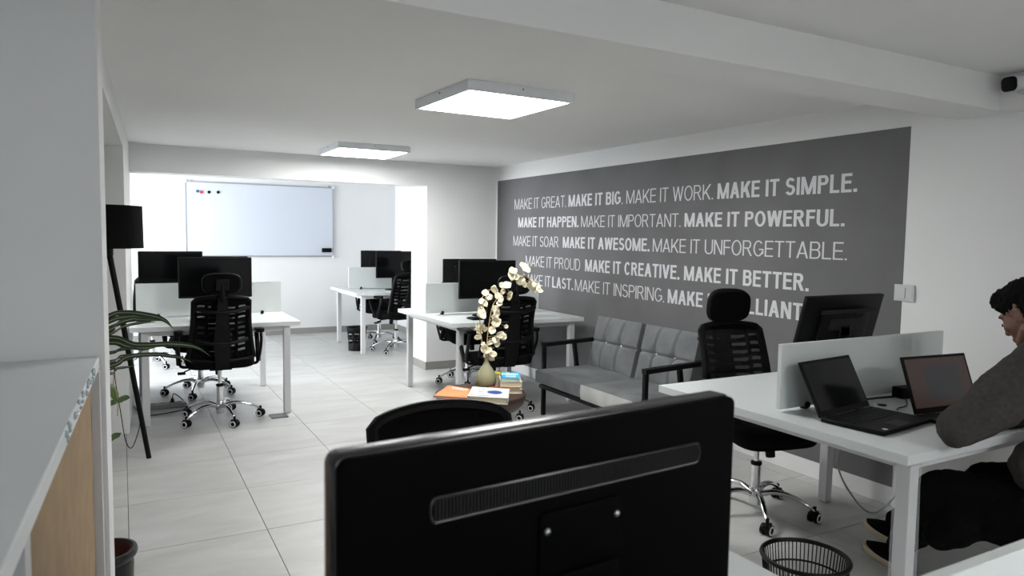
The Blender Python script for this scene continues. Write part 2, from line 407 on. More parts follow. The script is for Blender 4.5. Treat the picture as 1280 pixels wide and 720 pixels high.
# ceiling lamps
def panel_lamp(cx, cy, label, rz=0, w=.63, d=.66):
    t = thing('ceiling_light', label, 'ceiling light', (cx, cy, ZC), rz, 'square ceiling light panels')
    z0 = -.052
    f = MB(); f.box(-w/2, w/2, -d/2, -d/2+.016, z0, 0); f.box(-w/2, w/2, d/2-.016, d/2, z0, 0)
    f.box(-w/2, -w/2+.016, -d/2+.016, d/2-.016, z0, 0); f.box(w/2-.016, w/2, -d/2+.016, d/2-.016, z0, 0)
    f.build('frame', M_lampf, t, False)
    MB().box(-w/2+.016, w/2-.016, -d/2+.016, d/2-.016, z0+.003, z0+.008).build('diffuser', M_lamp, t, False)
    for x, y in ((0, -d/2-.002), (-w/2-.002, 0)): MB().ell((x, y, -.016), (.004, .004, .004), u=8, v=6).build('screw', M_bmetal, t)
panel_lamp(1.81, 3.56, 'large square white ceiling light panel in the middle of the room, nearer one', .03)
panel_lamp(1.91, 6.27, 'square white ceiling light panel near the lintel, farther one', .0)
panel_lamp(1.9, -1.3, 'square white ceiling light panel behind the photographer')

# ------------------------------------------------------------------ office chair (faces +Y)
def back_y(z): # z .5-.98
    t = (z-.50)/.48; return -.215-.10*t-.035*math.sin(PI*t)*-1
def back_w(z):
    t = (z-.50)/.48; return .232-.040*t-.012*math.sin(PI*t)
def make_chair(label, headrest=True, pad=True, base_rot=0, hh=.085, solid=False, amp=.035, pw=.30):
    t = thing('office_chair', label, 'office chair')
    sb = MB()
    for k in range(5):
        a = base_rot+2*PI*k/5; R_ = Matrix.Rotation(a, 4, 'Z')
        pts = [R_ @ p for p in arc_pts([(.02, 0, .105), (.10, 0, .128), (.19, 0, .115), (.26, 0, .085), (.295, 0, .062)], 4)]
        MB().tube(pts, [.020-.010*i/(len(pts)-1) for i in range(len(pts))], 10, flat=.8).build('base_arm', M_chrome, t)
        ct = MB(); p = R_ @ Vector((.295, 0, 0))
        ct.cyl((p.x, p.y, .045), (p.x, p.y, .085), .009, n=8)
        Rw = Matrix.Translation((p.x, p.y, .028)) @ Matrix.Rotation(a*1.7+k, 4, 'Z')
        ct.tube([Rw @ Vector((-.009, 0, 0)), Rw @ Vector((.009, 0, 0))], .022, 12)
        ct.box(-.012, .012, -.026, .026, .004, .030, mtx=Rw)
        c_ = ct.build('caster', M_black, t, True, .002)
        wh = MB()
        for sx in (-1, 1):
            wh.tube([Rw @ Vector((sx*.011, 0, 0)), Rw @ Vector((sx*.026, 0, 0))], .028, 18)
        wh.build('wheel', M_black, c_)
        rg = MB()
        for sx in (-1, 1):
            ringp = [Rw @ Vector((sx*.026, .0195*math.cos(q*PI/8), .0195*math.sin(q*PI/8))) for q in range(16)]
            rg.tube(ringp, .0042, 6, close=True)
        rg.build('wheel_ring', M_ring, c_)
    MB().lathe([(.012, .045), (.030, .05), (.034, .10), (.034, .13), (.026, .145)], 24).build('hub', M_chrome, t)
    g = MB(); g.cyl((0, 0, .13), (0, 0, .275), .0245, n=20); g.cyl((0, 0, .27), (0, 0, .42), .014, n=16); g.build('gas_lift', M_chrome, t)
    MB().lathe([(.0255, .262), (.029, .266), (.029, .279), (.016, .284)], 20).build('collar', M_black, t)
    m = MB(); m.box(-.08, .08, -.12, .12, .405, .435); m.cyl((0, .10, .41), (0, .115, .335), .026, .024, 16); m.build('mechanism', M_black, t, True, .006)
    l = MB(); l.tube([(-.06, .03, .415), (-.20, .03, .405), (-.25, .03, .385)], .006, 8); l.box(-.295, -.24, .018, .042, .365, .385); l.build('lever', M_black, t, True, .003)
    s = MB()
    def sf(z, k):
        o = []
        for i in range(28):
            a = 2*PI*i/28; ca, sa = math.cos(a), math.sin(a); e = .45
            x = .245*k*math.copysign(abs(ca)**e, ca); y = .235*k*math.copysign(abs(sa)**e, sa)
            zz = z - (.030*max(0, y-.10)/.135 if y > .10 else 0)
            o.append(Vector((x, y+.01, zz)))
        return o
    s.ring_loft([sf(.430, .90), sf(.437, .97), sf(.455, 1.0), sf(.485, 1.0), sf(.503, .97), sf(.510, .90), sf(.512, .5)])
    s.build('seat', M_matte, t)
    # back frame
    def bp(x, z, off=0): return Vector((x, back_y(z)+off+.55*x*x, z))
    ringp = []
    for z in [.515+.43*i/9 for i in range(10)]: ringp.append((back_w(z), z))
    top = []
    n = 18
    wt = back_w(.945)
    for i in range(1, n): top.append((wt*math.cos(PI*i/n)**1 if False else wt*(1-2*i/n), .945+amp*math.sin(PI*i/n)**pw))
    left = [(-x, z) for x, z in reversed(ringp)]
    bot = [(-back_w(.515)*(1-2*i/n), .515-.022*math.sin(PI*i/n)**.45) for i in range(1, n)]
    path = [bp(x, z) for x, z in ringp+top+left+bot]
    fr = MB().tube(path, .0165, 8, close=True)
    fr.build('back_frame', M_black, t)
    b = MB()
    for k in range(10):
        z0 = .555+.0415*k
        def f(u, v, z0=z0):
            z = z0+.0235*(v-.5)+.006*math.sin(u*PI*2+.6)+.004*math.sin(u*PI*5)
            x = (2*u-1)*(back_w(z)-.012); return bp(x, z, .003)
        b.grid(f, 16, 1)
    for x0, x1, zt in ((-.115, -.092, .97), (.092, .115, .97), (-.235, -.165, .97), (.165, .235, .97)):
        def f(u, v, x0=x0, x1=x1):
            z = .515+.44*v; w = back_w(z)-.006
            return bp(max(-w, min(w, x0+(x1-x0)*u)), z, .006)
        b.grid(f, 2, 14)
    b.grid(lambda u, v: bp((2*u-1)*(back_w(.5+.06*v)-.01), .50+.055*v, .004), 14, 2)
    b.grid(lambda u, v: bp((2*u-1)*(back_w(.93)-.006), .932+(.008+amp*math.sin(PI*(.02+.96*u))**pw)*v, .004), 20, 3)
    ob = b.build('back_slats', M_matte, t); sm = ob.modifiers.new('thick', 'SOLIDIFY'); sm.thickness = .006
    MB().grid(lambda u, v: bp((2*u-1)*(back_w(.51+.44*v)-.008), .51+.44*v, .012), 14, 14).build('back_mesh', M_matte if solid else M_mesh, t)
    sp = MB()
    P = [(-.02, .42), (-.235, .43), (-.27, .50), (-.285, .62), (-.325, .80), (-.345, .93), (-.352, .985)]
    sp.ring_loft([[Vector((-w, y-.012, z)), Vector((w, y-.012, z)), Vector((w, y+.012, z)), Vector((-w, y+.012, z))] for (y, z), w in zip(P, (.045, .045, .05, .06, .045, .035, .03))])
    sp.tube([(-.18, -.262, .66), (-.09, -.285, .64), (0, -.292, .63), (.09, -.285, .64), (.18, -.262, .66)], .016, 8)
    sp.tube([(-.185, -.30, .90), (-.09, -.335, .875), (0, -.345, .87), (.09, -.335, .875), (.185, -.30, .90)], .014, 8)
    sp.build('back_support', M_black, t, True, .004)
    for sx in (-1, 1):
        a = MB()
        a.tube(arc_pts([(sx*.15, -.02, .437), (sx*.255, -.02, .43), (sx*.285, -.03, .47), (sx*.295, -.10, .60), (sx*.29, -.12, .685)], 5), .019, 10, flat=.6)
        a.tube(arc_pts([(sx*.285, .0, .445), (sx*.29, .08, .54), (sx*.29, .13, .64), (sx*.285, .13, .69)], 5), .018, 10, flat=.6)
        arm = a.build('armrest', M_black, t)
        p = MB(); p.rrect(.062, .285, .032, .028, mtx=Matrix.Translation((sx*.288, .01, .70)) @ Matrix.Rotation(-PI/2, 4, 'X')); p.build('arm_pad', M_black, arm)
    if headrest:
        h = MB(); h.tube([(0, -.352, .95), (0, -.372, 1.02), (0, -.358, 1.07)], .017, 8); h.box(-.045, .045, -.372, -.352, 1.03, 1.11); h.build('headrest_post', M_black, t, True, .004)
        T = Matrix.Translation((0, -.325, 1.082)) @ Matrix.Rotation(math.radians(-6), 4, 'X')
        pts = []
        for i in range(32):
            a = 2*PI*i/32; ca, sa = math.cos(a), math.sin(a)
            x = .125*math.copysign(abs(ca)**.6, ca); z = (hh-.007)*math.copysign(abs(sa)**.6, sa)
            pts.append(T @ Vector((x, .9*x*x, z)))
        MB().tube(pts, .012, 8, close=True).build('headrest_frame', M_black, t)
        hp = MB()
        def hf(k, y):
            o = []
            for i in range(32):
                a = 2*PI*i/32; ca, sa = math.cos(a), math.sin(a)
                x = .132*k*math.copysign(abs(ca)**.6, ca); z = hh*k*math.copysign(abs(sa)**.6, sa)
                o.append(T @ Vector((x, y+.9*x*x, z)))
            return o
        if pad: hp.ring_loft([hf(.90, -.022), hf(.98, -.014), hf(1, .005), hf(.98, .025), hf(.88, .036), hf(.5, .04)])
        else: hp.ring_loft([hf(.93, -.006), hf(.95, 0), hf(.95, .012), hf(.90, .02), hf(.5, .022)])
        hp.build('headrest', M_matte, t)
    return t
ch = make_chair('black office chair with headrest at the left white desk, seen from behind', base_rot=math.radians(-75), hh=.072)
G = 'black office chairs with slatted backs'
ch['group'] = G; ch.location = (.645, 5.86, 0); ch.rotation_euler.z = math.radians(-2)
def chair_at(x, y, deg, label):
    c = copy_tree(ch); c.location = (x, y, 0); c.rotation_euler.z = math.radians(deg); c['label'] = label; c['group'] = G; return c
chair_at(.60, 6.92, 183, 'black office chair across the left desk, its chrome base showing behind the nearer chair')
chair_at(.27, 8.55, 8, 'black office chair at the far left desk, mostly hidden behind the left desk')
chair_at(2.68, 5.10, -6, 'black office chair behind the cream flowers at the middle desk, back towards the camera')
chair_at(3.0, 6.36, 176, 'black office chair on the far side of the middle desk against the pier')
chair_at(2.98, 8.42, 14, 'nearer black office chair at the far room desk with back turned')
chair_at(3.05, 9.30, 172, 'farther black office chair on the far side of the far room desk')
cC = make_chair('black office chair beside the sofa, across the right desk from the seated person', base_rot=math.radians(66), hh=.092)
cC.location = (2.935, 2.62, 0); cC.rotation_euler.z = math.radians(168); cC['group'] = G
cE = make_chair('black office chair without headrest behind the large foreground monitor', headrest=False, base_rot=.3, solid=True, amp=.040, pw=.50)
cE.location = (.735, 1.47, 0); cE.rotation_euler.z = math.radians(177); cE['group'] = G
cP = copy_tree(cE); cP.location = (2.99, .84, 0); cP.rotation_euler.z = math.radians(0); cP['label'] = 'black office chair under the seated person at the right edge'; cP['group'] = G

# ------------------------------------------------------------------ desks
def desk(x0, x1, y0, y1, dy, label, dx0=None, dx1=None, legs=None, group='white two-person desks with low dividers', dz1=1.03):
    t = thing('desk', label, 'desk', (x0, y0, 0), 0, group)
    w, d = x1-x0, y1-y0
    tp = MB(); tp.box(0, w, 0, d, .716, .75); tp.build('tabletop', M_white, t, False, .0015)
    for lx in (.075, w-.125):
        for ly in (.035, d-.085):
            lg = MB().box(lx, lx+.05, ly, ly+.05, .008, .716).build('leg', M_leg, t, False, .002)
            MB().box(lx+.004, lx+.046, ly+.004, ly+.046, 0, .008).build('foot', M_steel, lg, False)
    r = MB(); r.box(.12, w-.12, .05, .075, .676, .716); r.box(.12, w-.12, d-.075, d-.05, .676, .716)
    r.box(.085, .11, .085, d-.085, .676, .716); r.box(w-.11, w-.085, .085, d-.085, .676, .716)
    r.build('frame_rail', M_leg, t, False)
    a = (dx0-x0) if dx0 is not None else .06; b = (dx1-x0) if dx1 is not None else w-.04; yy = dy-y0
    dv = MB().box(a, b, yy-.009, yy+.009, .762, dz1).build('divider', M_panel, t, False, .001)
    for q in (a+.16, b-.16):
        c = MB(); c.ell((q, yy-.017, .768), (.014, .010, .014), u=12, v=8); c.box(q-.011, q+.011, yy-.013, yy+.013, .75, .763); c.build('clamp', M_black, dv)
    return t
dA = desk(.035, 1.25, 5.80, 7.06, 6.45, 'left white desk with pale divider and two monitors of people facing each other', .09, 1.22)
dB = desk(2.30, 3.575, 5.18, 6.45, 5.85, 'middle white desk beside the pier, behind the vase of cream flowers', 2.34, 3.50)
dC = desk(2.25, 3.52, 1.38, 2.62, 1.99, 'right white desk carrying two laptops, person sitting at it', 2.34, 3.46)
dD = desk(2.44, 3.66, 8.30, 9.50, 8.95, 'white desk in the far room at the back right with two monitors', 2.53, 3.62)
dE = desk(0.0, 1.193, -.12, 1.20, .505, 'foreground white desk under the large black monitor', .06, 1.14)
dG = desk(-.62, .58, 8.95, 10.1, 9.35, 'white desk in the far room at the back left, mostly hidden', -.56, .5)
# plastic film around the near leg of the right desk
ww = MB().ring_loft([[Vector((2.25+.075-.004-.01*k, 1.38+.035-.004, z)), Vector((2.25+.129+.012*k, 1.411-.003*k, z)), Vector((2.25+.129+.008*k, 1.38+.089, z)), Vector((2.321-.006*k, 1.47, z))] for z, k in ((.03, .6), (.2, .1), (.4, .5), (.62, 0), (.70, .3))], cap=False)
tag(ww.build('plastic_wrap', mat('clear_film', (.8, .82, .85), .12, alpha=.16), None), 'clear plastic film wrapped around the near leg of the right desk', 'plastic wrap')

# ------------------------------------------------------------------ monitors (screen faces -Y, origin on the desk top)
def monitor(label, w=.55, h=.335, zb=.17, chin=0, tilt=0, notop=False):
    t = thing('monitor', label, 'monitor', group='black computer monitors')
    zc = zb+h/2; T = Matrix.Translation((0, 0, zc)) @ Matrix.Rotation(tilt, 4, 'X')
    bz = MB(); bz.rrect(w, h, .022, .008, mtx=T, soft=.2); hs = bz.build('housing', M_black, t)
    MB().box(-w/2+.012, w/2-.012, -.0135, -.0110, -h/2+.018+chin, h/2-.012, mtx=T).build('screen', M_glossb, t, False)
    bk = MB(); bk.rrect(w*.62, h*.66, .028, .02, c=(0, .022, -.01), mtx=T, soft=.35); bk.build('rear_cover', M_black, t)
    nk = MB(); nk.box(-.035, .035, .02, .045, .01, zc+.01); nk.box(-.04, .04, .01, .045, zc-.04, zc+.04, mtx=None); nk.build('stand_neck', M_black, t, True, .005)
    MB().lathe([(.02, 0), (.125, 0), (.125, .006), (.11, .012), (.03, .016)], 32, sy=.8, c=(0, .03, 0)).build('stand_base', M_black, t)
    v = MB()
    for k in range(14): v.box(-w*.2+k*w*.4/13-.002, -w*.2+k*w*.4/13+.002, .0365, .0375, h*.20, h*.27, mtx=T)
    v.build('vent', M_bmetal, t, False)
    if chin: MB().box(-w/2+.01, w/2-.01, -.0138, -.0112, -h/2+chin, -h/2+chin+.003, mtx=T).build('chin_line', M_steel, t, False)
    return t
def put(o, x, y, z, deg): o.location = (x, y, z); o.rotation_euler.z = math.radians(deg); return o
put(monitor('black monitor facing the camera above the nearer chair at the left desk', .55, .325, .175), .66, 6.17, .75, 0)
put(monitor('leftmost black monitor with a chin strip behind the left desk divider', .50, .335, .20, chin=.06), .365, 6.72, .75, 2)
put(monitor('black monitor hidden behind the nearer monitor at the left desk', .44, .30, .19), .775, 6.78, .75, 180)
put(monitor('black monitor facing the camera at the middle desk beside the flowers', .55, .335, .155), 2.825, 5.60, .75, -1)
put(monitor('black monitor seen from behind at the middle desk, nearer the pier', .55, .30, .185), 2.90, 6.12, .75, 178)
put(monitor('black monitor facing the camera at the far room desk', .52, .34, .155), 3.06, 8.68, .75, 2)
put(monitor('black monitor seen from behind at the far room desk, farther one', .55, .32, .17), 3.05, 9.22, .75, 178)
# monitor on the right desk, seen from behind, tilted
m2 = monitor('black monitor seen from behind above the divider of the right desk, tilted back', .55, .325, .13, tilt=math.radians(-14))
put(m2, 2.985, 2.21, .75, 180)
T = Matrix.Translation((0, 0, .2925)) @ Matrix.Rotation(math.radians(-14), 4, 'X')
MB().box(-.20, .20, .0365, .041, .085, .105, mtx=T).build('rear_ridge', M_bmetal, m2, False, .002)
MB().box(-.09, .12, .036, .040, .0, .06, mtx=T).build('mount_plate', M_bmetal, m2, False, .002)

# the large foreground monitor (its back towards the camera)
fm = thing('monitor', 'large black foreground monitor seen from behind with vent strip and mounting screws', 'monitor', (.437, .667, .746), math.radians(180+4.6), 'black computer monitors')
w, h = .545, .345; zc = .5-h/2
M_bez = mat('black_bezel', (.006, .006, .006), .24, spec=.6)
M_rear = mat('black_rear_shell', (.0014, .0014, .0014), .6, spec=.03)
MB().rrect(w, h, .030, .012, c=(0, -.007, zc), soft=.12).build('housing', M_bez, fm)
MB().box(-w/2+.01, w/2-.01, -.0245, -.0222, zc-h/2+.02, zc+h/2-.01).build('screen', M_glossb, fm, False)
MB().rrect(w-.004, h-.004, .0205, .011, c=(0, .0072, zc), soft=.10).build('rear_cover', M_rear, fm)
M_bsoft = mat('black_satin', (.006, .006, .006), .28, spec=.5)
M_vent = mat('vent_dark', (.006, .006, .006), .45, spec=.3)
# vent strip: recessed strip with a raised lip and vertical ribs
vl = MB(); vz = zc+.106; hw = .185; vh = .0125
pts = []
for cx, a0 in ((hw, -PI/2), (-hw, PI/2)):
    for i in range(7):
        a = a0+PI*i/6; pts.append(Vector((cx+.006*math.cos(a)-.012, .0185, vz+vh*math.sin(a))))
vl.tube(pts, .0016, 8, close=True); vl.build('vent_lip', M_bsoft, fm)
vr = MB()
for k in range(92):
    x = -hw+k*2*hw/91-.012; vr.box(x-.0009, x+.0009, .0165, .0192, vz-vh+.001, vz+vh-.001)
vr.build('vent_ribs', M_vent, fm, False)['kind'] = 'stuff'
mp = MB(); mp.rrect(.118, .125, .006, .008, c=(-.012, .0185, zc+.014), soft=.3); mp.build('mount_plate', M_rear, fm)
for sx in (-.05, .05):
    MB().ell((sx-.012, .0222, zc+.056), (.0042, .003, .0042), u=16, v=10).build('screw', M_steel, fm)
    MB().ell((sx-.012, .0222, zc-.024), (.0042, .003, .0042), u=16, v=10).build('screw', M_steel, fm)
mp2 = MB(); mp2.rrect(.105, .06, .010, .01, c=(-.012, .024, zc-.024), soft=.3); mp2.build('mount_bracket', M_rear, fm)
nk = MB(); nk.box(-.045, .03, .018, .04, .012, zc-.03); nk.build('stand_neck', M_black, fm, True, .005)
MB().lathe([(.02, 0), (.12, 0), (.12, .006), (.1, .013), (.03, .018)], 40, sy=.85, c=(0, .02, 0)).build('stand_base', M_black, fm)

# ------------------------------------------------------------------ whiteboard
wb = thing('whiteboard', 'long white magnetic board with aluminium frame on the back wall', 'whiteboard', (1.742, YB, 1.625), 0)
W2, H2 = .99, .505
MB().box(-W2+.01, W2-.01, -.022, -.001, -H2+.01, H2-.01).build('board', M_board, wb, False)
f = MB(); f.box(-W2, W2, -.028, 0, -H2, -H2+.018); f.box(-W2, W2, -.028, 0, H2-.014, H2); f.box(-W2, -W2+.014, -.028, 0, -H2+.018, H2-.014); f.box(W2-.014, W2, -.028, 0, -H2+.018, H2-.014)
f.build('frame', M_alu, wb, False, .002)
for sx in (-1, 1):
    for sz in (-1, 1):
        MB().box(sx*W2-.022, sx*W2+.022, -.031, 0, sz*H2-.022, sz*H2+.022).build('corner_cap', M_lampf, wb, False, .008)
for x in (-.905, .93): MB().box(x-.008, x+.008, -.02, 0, H2, H2+.022).build('wall_clip', M_steel, wb, False, .003)
for x, z, m, l in ((.908, 1.999, M_blue, 'small blue round magnet at the top left of the whiteboard'), (.955, 1.988, M_red, 'small red square magnet next to the blue one on the whiteboard'),
                   (1.050, 1.992, M_black, 'small black round magnet beside the red one on the whiteboard'), (1.165, 1.996, M_black, 'small black round magnet, rightmost of the magnets on the whiteboard')):
    if m is M_red: b = MB().box(x-.019, x+.019, YB-.034, YB-.0225, z-.019, z+.019)
    else: b = MB().tube([(x, YB-.0225, z), (x, YB-.036, z)], [.021, .018], 16)
    tag(b.build('magnet', m, None, True, .002), l, 'magnet', 'magnets on the whiteboard')
tag(MB().box(2.56, 2.70, YB-.055, YB-.0225, 1.185, 1.245).build('board_eraser', M_black, None, True, .006), 'black eraser at the bottom right of the whiteboard', 'eraser')

# ------------------------------------------------------------------ light switch, security camera
sw = thing('light_switch', 'white light switch at the edge of the grey painted field', 'light switch', (XR-.002, 2.33, 1.18), 0)
MB().box(-.010, 0, -.055, .055, -.045, .045).build('plate', M_leg, sw, False, .003)
MB().box(-.016, -.010, -.010, .040, -.030, .030).build('rocker', M_leg, sw, False, .003)
MB().box(-.013, -.010, -.048, -.016, -.030, .030).build('cover', M_leg, sw, False, .002)
sc = thing('security_camera', 'small black-faced white security camera on the ceiling beam at top right', 'camera', (3.56, 1.745, 2.162), 0)
d = Vector((-.95, .10, -.12)).normalized()
MB().tube([(0, -.005, .0), (-.018, -.005, .0)], .044, 24).build('mount', M_leg, sc, True, .003)
MB().tube([Vector((-.015, -.005, .0)), Vector((-.04, 0, 0))], .015, 12).build('bracket', M_leg, sc)
q = d.to_track_quat('Y', 'Z').to_matrix().to_4x4()
bd = MB(); bd.rrect(.070, .068, .08, .024, mtx=Matrix.Translation((-.065, .008, -.002)) @ q, soft=.15); bd.build('housing', M_leg, sc)
fc = MB(); fc.rrect(.066, .064, .012, .020, mtx=Matrix.Translation(Vector((-.065, .008, -.002))+d*.041) @ q, soft=.3); fc.build('lens_face', M_glossb, sc)

# ------------------------------------------------------------------ sofa
so = thing('sofa', 'low grey velvet two-seat sofa with black metal frame against the lettered wall', 'sofa', (2.92, 3.52, 0), 0)
Ls = 1.40; Ds = .70
f = MB()
bw = .030
def bar(a, b, wx=.03, wy=.03):
    a, b = Vector(a), Vector(b); t = (b-a).normalized(); up = Vector((0, 1, 0)) if abs(t.y) < .9 else Vector((0, 0, 1))
    u = t.cross(up).normalized(); v = u.cross(t)
    f.ring_loft([[p+u*wx/2+v*wy/2, p-u*wx/2+v*wy/2, p-u*wx/2-v*wy/2, p+u*wx/2-v*wy/2] for p in (a, b)])
f.box(.045, .075, 0, Ls, .225, .255); f.box(Ds-.06, Ds-.03, 0, Ls, .225, .255); f.box(.075, Ds-.06, 0, .03, .225, .255); f.box(.075, Ds-.06, Ls-.03, Ls, .225, .255)
for y in (.35, .70, 1.05): f.box(.075, Ds-.06, y-.015, y+.015, .225, .25)
bar((Ds-.05, .05, .25), (Ds-.02, .05, .72)); bar((Ds-.05, Ls-.05, .25), (Ds-.02, Ls-.05, .72)); bar((Ds-.02, .03, .70), (Ds-.02, Ls-.03, .70))
f.build('seat_frame', M_bmetal, so, False, .002)
for y in (.105, Ls-.015):
    f = MB(); bar((.08, y, 0), (.08, y, .565)); so_leg = f.build('leg', M_bmetal, so, False, .002)
    f = MB(); bar((Ds-.09, y, 0), (Ds-.09, y, .26)); f.build('leg', M_bmetal, so, False, .002)
    f = MB(); bar((.065, y, .58), (.60, y, .60), .032, .05); bar((.42, y, .25), (.37, y, .58)); f.build('armrest', M_bmetal, so, False, .002)
def cushion(name, m, x0, x1, y0, y1, z0, z1, parent, bulge=.014, tuft=None, mtx=None, r=.03):
    b = MB(); N = 18
    def pt(u, v, s):
        # u along y, v along x, s = -1 bottom, 1 top
        U, V = 2*u-1, 2*v-1
        eu, ev = 1-abs(U)**7, 1-abs(V)**7
        hh = (z1-z0)/2*(1-.28*(1-min(eu, ev)))+bulge*(1-U*U)*(1-V*V)
        if tuft and s > 0:
            for (tu, tv) in tuft:
                dd = math.hypot((u-tu)*(y1-y0), (v-tv)*(x1-x0)); hh -= .026*math.exp(-(dd/.035)**2)
            for tu in sorted({q[0] for q in tuft}): hh -= .020*math.exp(-((u-tu)*(y1-y0)/.010)**2)
            for tv in sorted({q[1] for q in tuft}): hh -= .016*math.exp(-((v-tv)*(x1-x0)/.010)**2)
        p = Vector((x0+(x1-x0)*v, y0+(y1-y0)*u, (z0+z1)/2+s*hh))
        return mtx @ p if mtx else p
    n = 64 if tuft else N
    top = [[b.bm.verts.new(pt(i/n, j/n, 1)) for j in range(n+1)] for i in range(n+1)]
    bo = [[b.bm.verts.new(pt(i/n, j/n, -1)) for j in range(n+1)] for i in range(n+1)]
    for i in range(n):
        for j in range(n):
            b.bm.faces.new((top[i][j], top[i+1][j], top[i+1][j+1], top[i][j+1])); b.bm.faces.new((bo[i][j], bo[i][j+1], bo[i+1][j+1], bo[i+1][j]))
    for A, B in (((0, 1), 'a'), ((n, 1), 'a'), ((0, 0), 'b'), ((n, 0), 'b')):
        k, ax = A
        for i in range(n):
            if ax: q = (top[k][i], top[k][i+1], bo[k][i+1], bo[k][i])
            else: q = (top[i][k], top[i+1][k], bo[i+1][k], bo[i][k])
            b.bm.faces.new(q)
    return b.build(name, m, parent)
c1 = cushion('seat_cushion', M_sofa, .0, .66, .74, 1.385, .265, .395, so, .006)
c2 = cushion('seat_cushion', M_sofa, .0, .66, .125, .735, .265, .395, so, .006)
fp = MB().grid(lambda u, v: Vector((-.004-.006*math.sin(PI*v), .13+.60*u, .275+.108*v)), 8, 4).build('front_panel', M_sofa2, c2); fp['label'] = 'lighter front face of the nearer seat cushion'  # paler sheet over the front face of the nearer seat cushion
def back_mtx(): return Matrix.Translation((.50, 0, .385)) @ Matrix.Rotation(math.radians(-100+22), 4, 'Y')
# cushion local: x = up the back, z = towards the sitter; the back leans on the frame
TB = Matrix.Translation((.455, 0, .385)) @ Matrix(((.24, 0, -.97, 0), (0, 1, 0, 0), (.97, 0, .24, 0), (0, 0, 0, 1)))
for a, b_, nm in ((.765, 1.335, 0), (.135, .715, 1)):
    cu = cushion('back_cushion', M_sofa, .0, .435, a, b_, -.13, .0, so, .026, tuft=[(.33, .52), (.68, .52)], mtx=TB)
    for tu in (.33, .68):
        p = TB @ Vector((.435*.52, a+(b_-a)*tu, -.018)); MB().ell(p, (.008, .008, .008), u=10, v=8).build('button', M_ring, cu)

# ------------------------------------------------------------------ side table, vase, flowers, books
tx, ty = 2.005, 4.05
tb = thing('side_table', 'dark wooden round side table with thick edge in front of the sofa', 'table', (tx, ty, 0), 0)
MB().lathe([(.05, .335), (.19, .335), (.245, .35), (.28, .39), (.292, .43), (.294, .445), (.288, .45), (.05, .45)], 48, sy=.98).build('tabletop', M_wood, tb)
for k in range(3):
    a = 2*PI*k/3+.5; MB().tube([(.15*math.cos(a), .15*math.sin(a), .345), (.24*math.cos(a), .24*math.sin(a), 0)], [.022, .014], 12).build('leg', M_wood, tb)
vz0 = .4505
vs = tag(MB().lathe([(.02, 0), (.050, 0), (.058, .008), (.066, .045), (.066, .075), (.058, .105), (.040, .135), (.022, .160), (.014, .180), (.013, .196), (.016, .203), (.011, .203), (.009, .18), (.012, .16)], 40, c=(2.085, 4.135, vz0)).build('vase', M_vase, None), 'olive green bottle-shaped ceramic vase on the wooden side table', 'vase')
def flower(label, pts, petals, name='flower_branch'):
    t = thing(name, label, 'flower', pts[0], 0, 'cream flower branches in the vase')
    o0 = Vector(pts[0]); P = [Vector(p)-o0 for p in arc_pts(pts, 6)]
    MB().tube(P, [.0035-.002*i/len(P) for i in range(len(P))], 6).build('stem', M_stem, t)
    for (px, py, s) in petals+[(a+random.uniform(-6, 6), b+random.uniform(-6, 6), c*.8) for a, b, c in petals if c > 10]:
        p = unproj(px, py, 'y', 4.13+random.uniform(-.03, .03))-o0
        near = min(P, key=lambda q: (q-p).length)
        if (near-p).length > .02: MB().tube([near, (near+p)/2+Vector((0, 0, .01)), p], .0012, 4).build('twig', M_stem, t)
        tgt = Vector((-.45+random.uniform(-.6, .6), -1, .15+random.uniform(-.7, .7))).normalized()
        R_ = Matrix.Translation(p) @ tgt.to_track_quat('Z', 'Y').to_matrix().to_4x4() @ Matrix.Rotation(random.uniform(0, 6), 4, 'Z')
        b = MB(); r = .5*s*4.7/889*random.uniform(.85, 1.1); asp = random.uniform(.62, .95); wob = random.uniform(0, 6)
        def f(u, v, r=r, R_=R_, wob=wob, asp=asp):
            a = 2*PI*u; rr = r*v*(1+.10*math.sin(2*a+wob)+.07*math.sin(5*a+wob))
            return R_ @ Vector((rr*math.cos(a), rr*math.sin(a)*asp, .35*r*v*v+.16*r*math.sin(3*a+wob)*v))
        b.grid(f, 12, 3); q = b.build('petal', M_petal, t); sm = q.modifiers.new('t', 'SOLIDIFY'); sm.thickness = .0015
    return t
YV = 4.13
def fp(px, py, dy=0): return tuple(unproj(px, py, 'y', YV+dy))
flower('tall arching branch of cream petals in the vase, curving to the right', [(2.085, YV, .61), (2.085, YV, .66), fp(609, 425), fp(612, 400), fp(617, 380), fp(632, 360), fp(650, 344), fp(668, 354)],
  [(657, 336, 14), (639, 344, 13), (650, 350, 14), (661, 356, 13), (633, 357, 12), (670, 360, 13), (674, 363, 9), (638, 368, 11), (626, 373, 12), (619, 387, 13), (629, 364, 9),
   (621, 403, 13), (615, 413, 10), (620, 424, 13), (613, 428, 11), (610, 439, 13), (616, 443, 12), (604, 437, 10), (630, 421, 9), (633, 408, 6), (645, 347, 9), (665, 352, 9), (624, 380, 8), (617, 396, 7), (607, 445, 8), (621, 430, 9)])
flower('shorter branch of cream petals in the vase, leaning to the left', [(2.083, YV, .61), (2.083, YV, .655), fp(603, 430, -.01), fp(600, 405, -.02), fp(601, 380, -.02), fp(607, 365, -.02), fp(618, 361, -.02)],
  [(618, 361, 11), (606, 367, 13), (605, 378, 12), (601, 386, 8), (602, 393, 14), (600, 409, 12), (607, 411, 9), (597, 421, 11), (604, 430, 7), (611, 371, 9)])
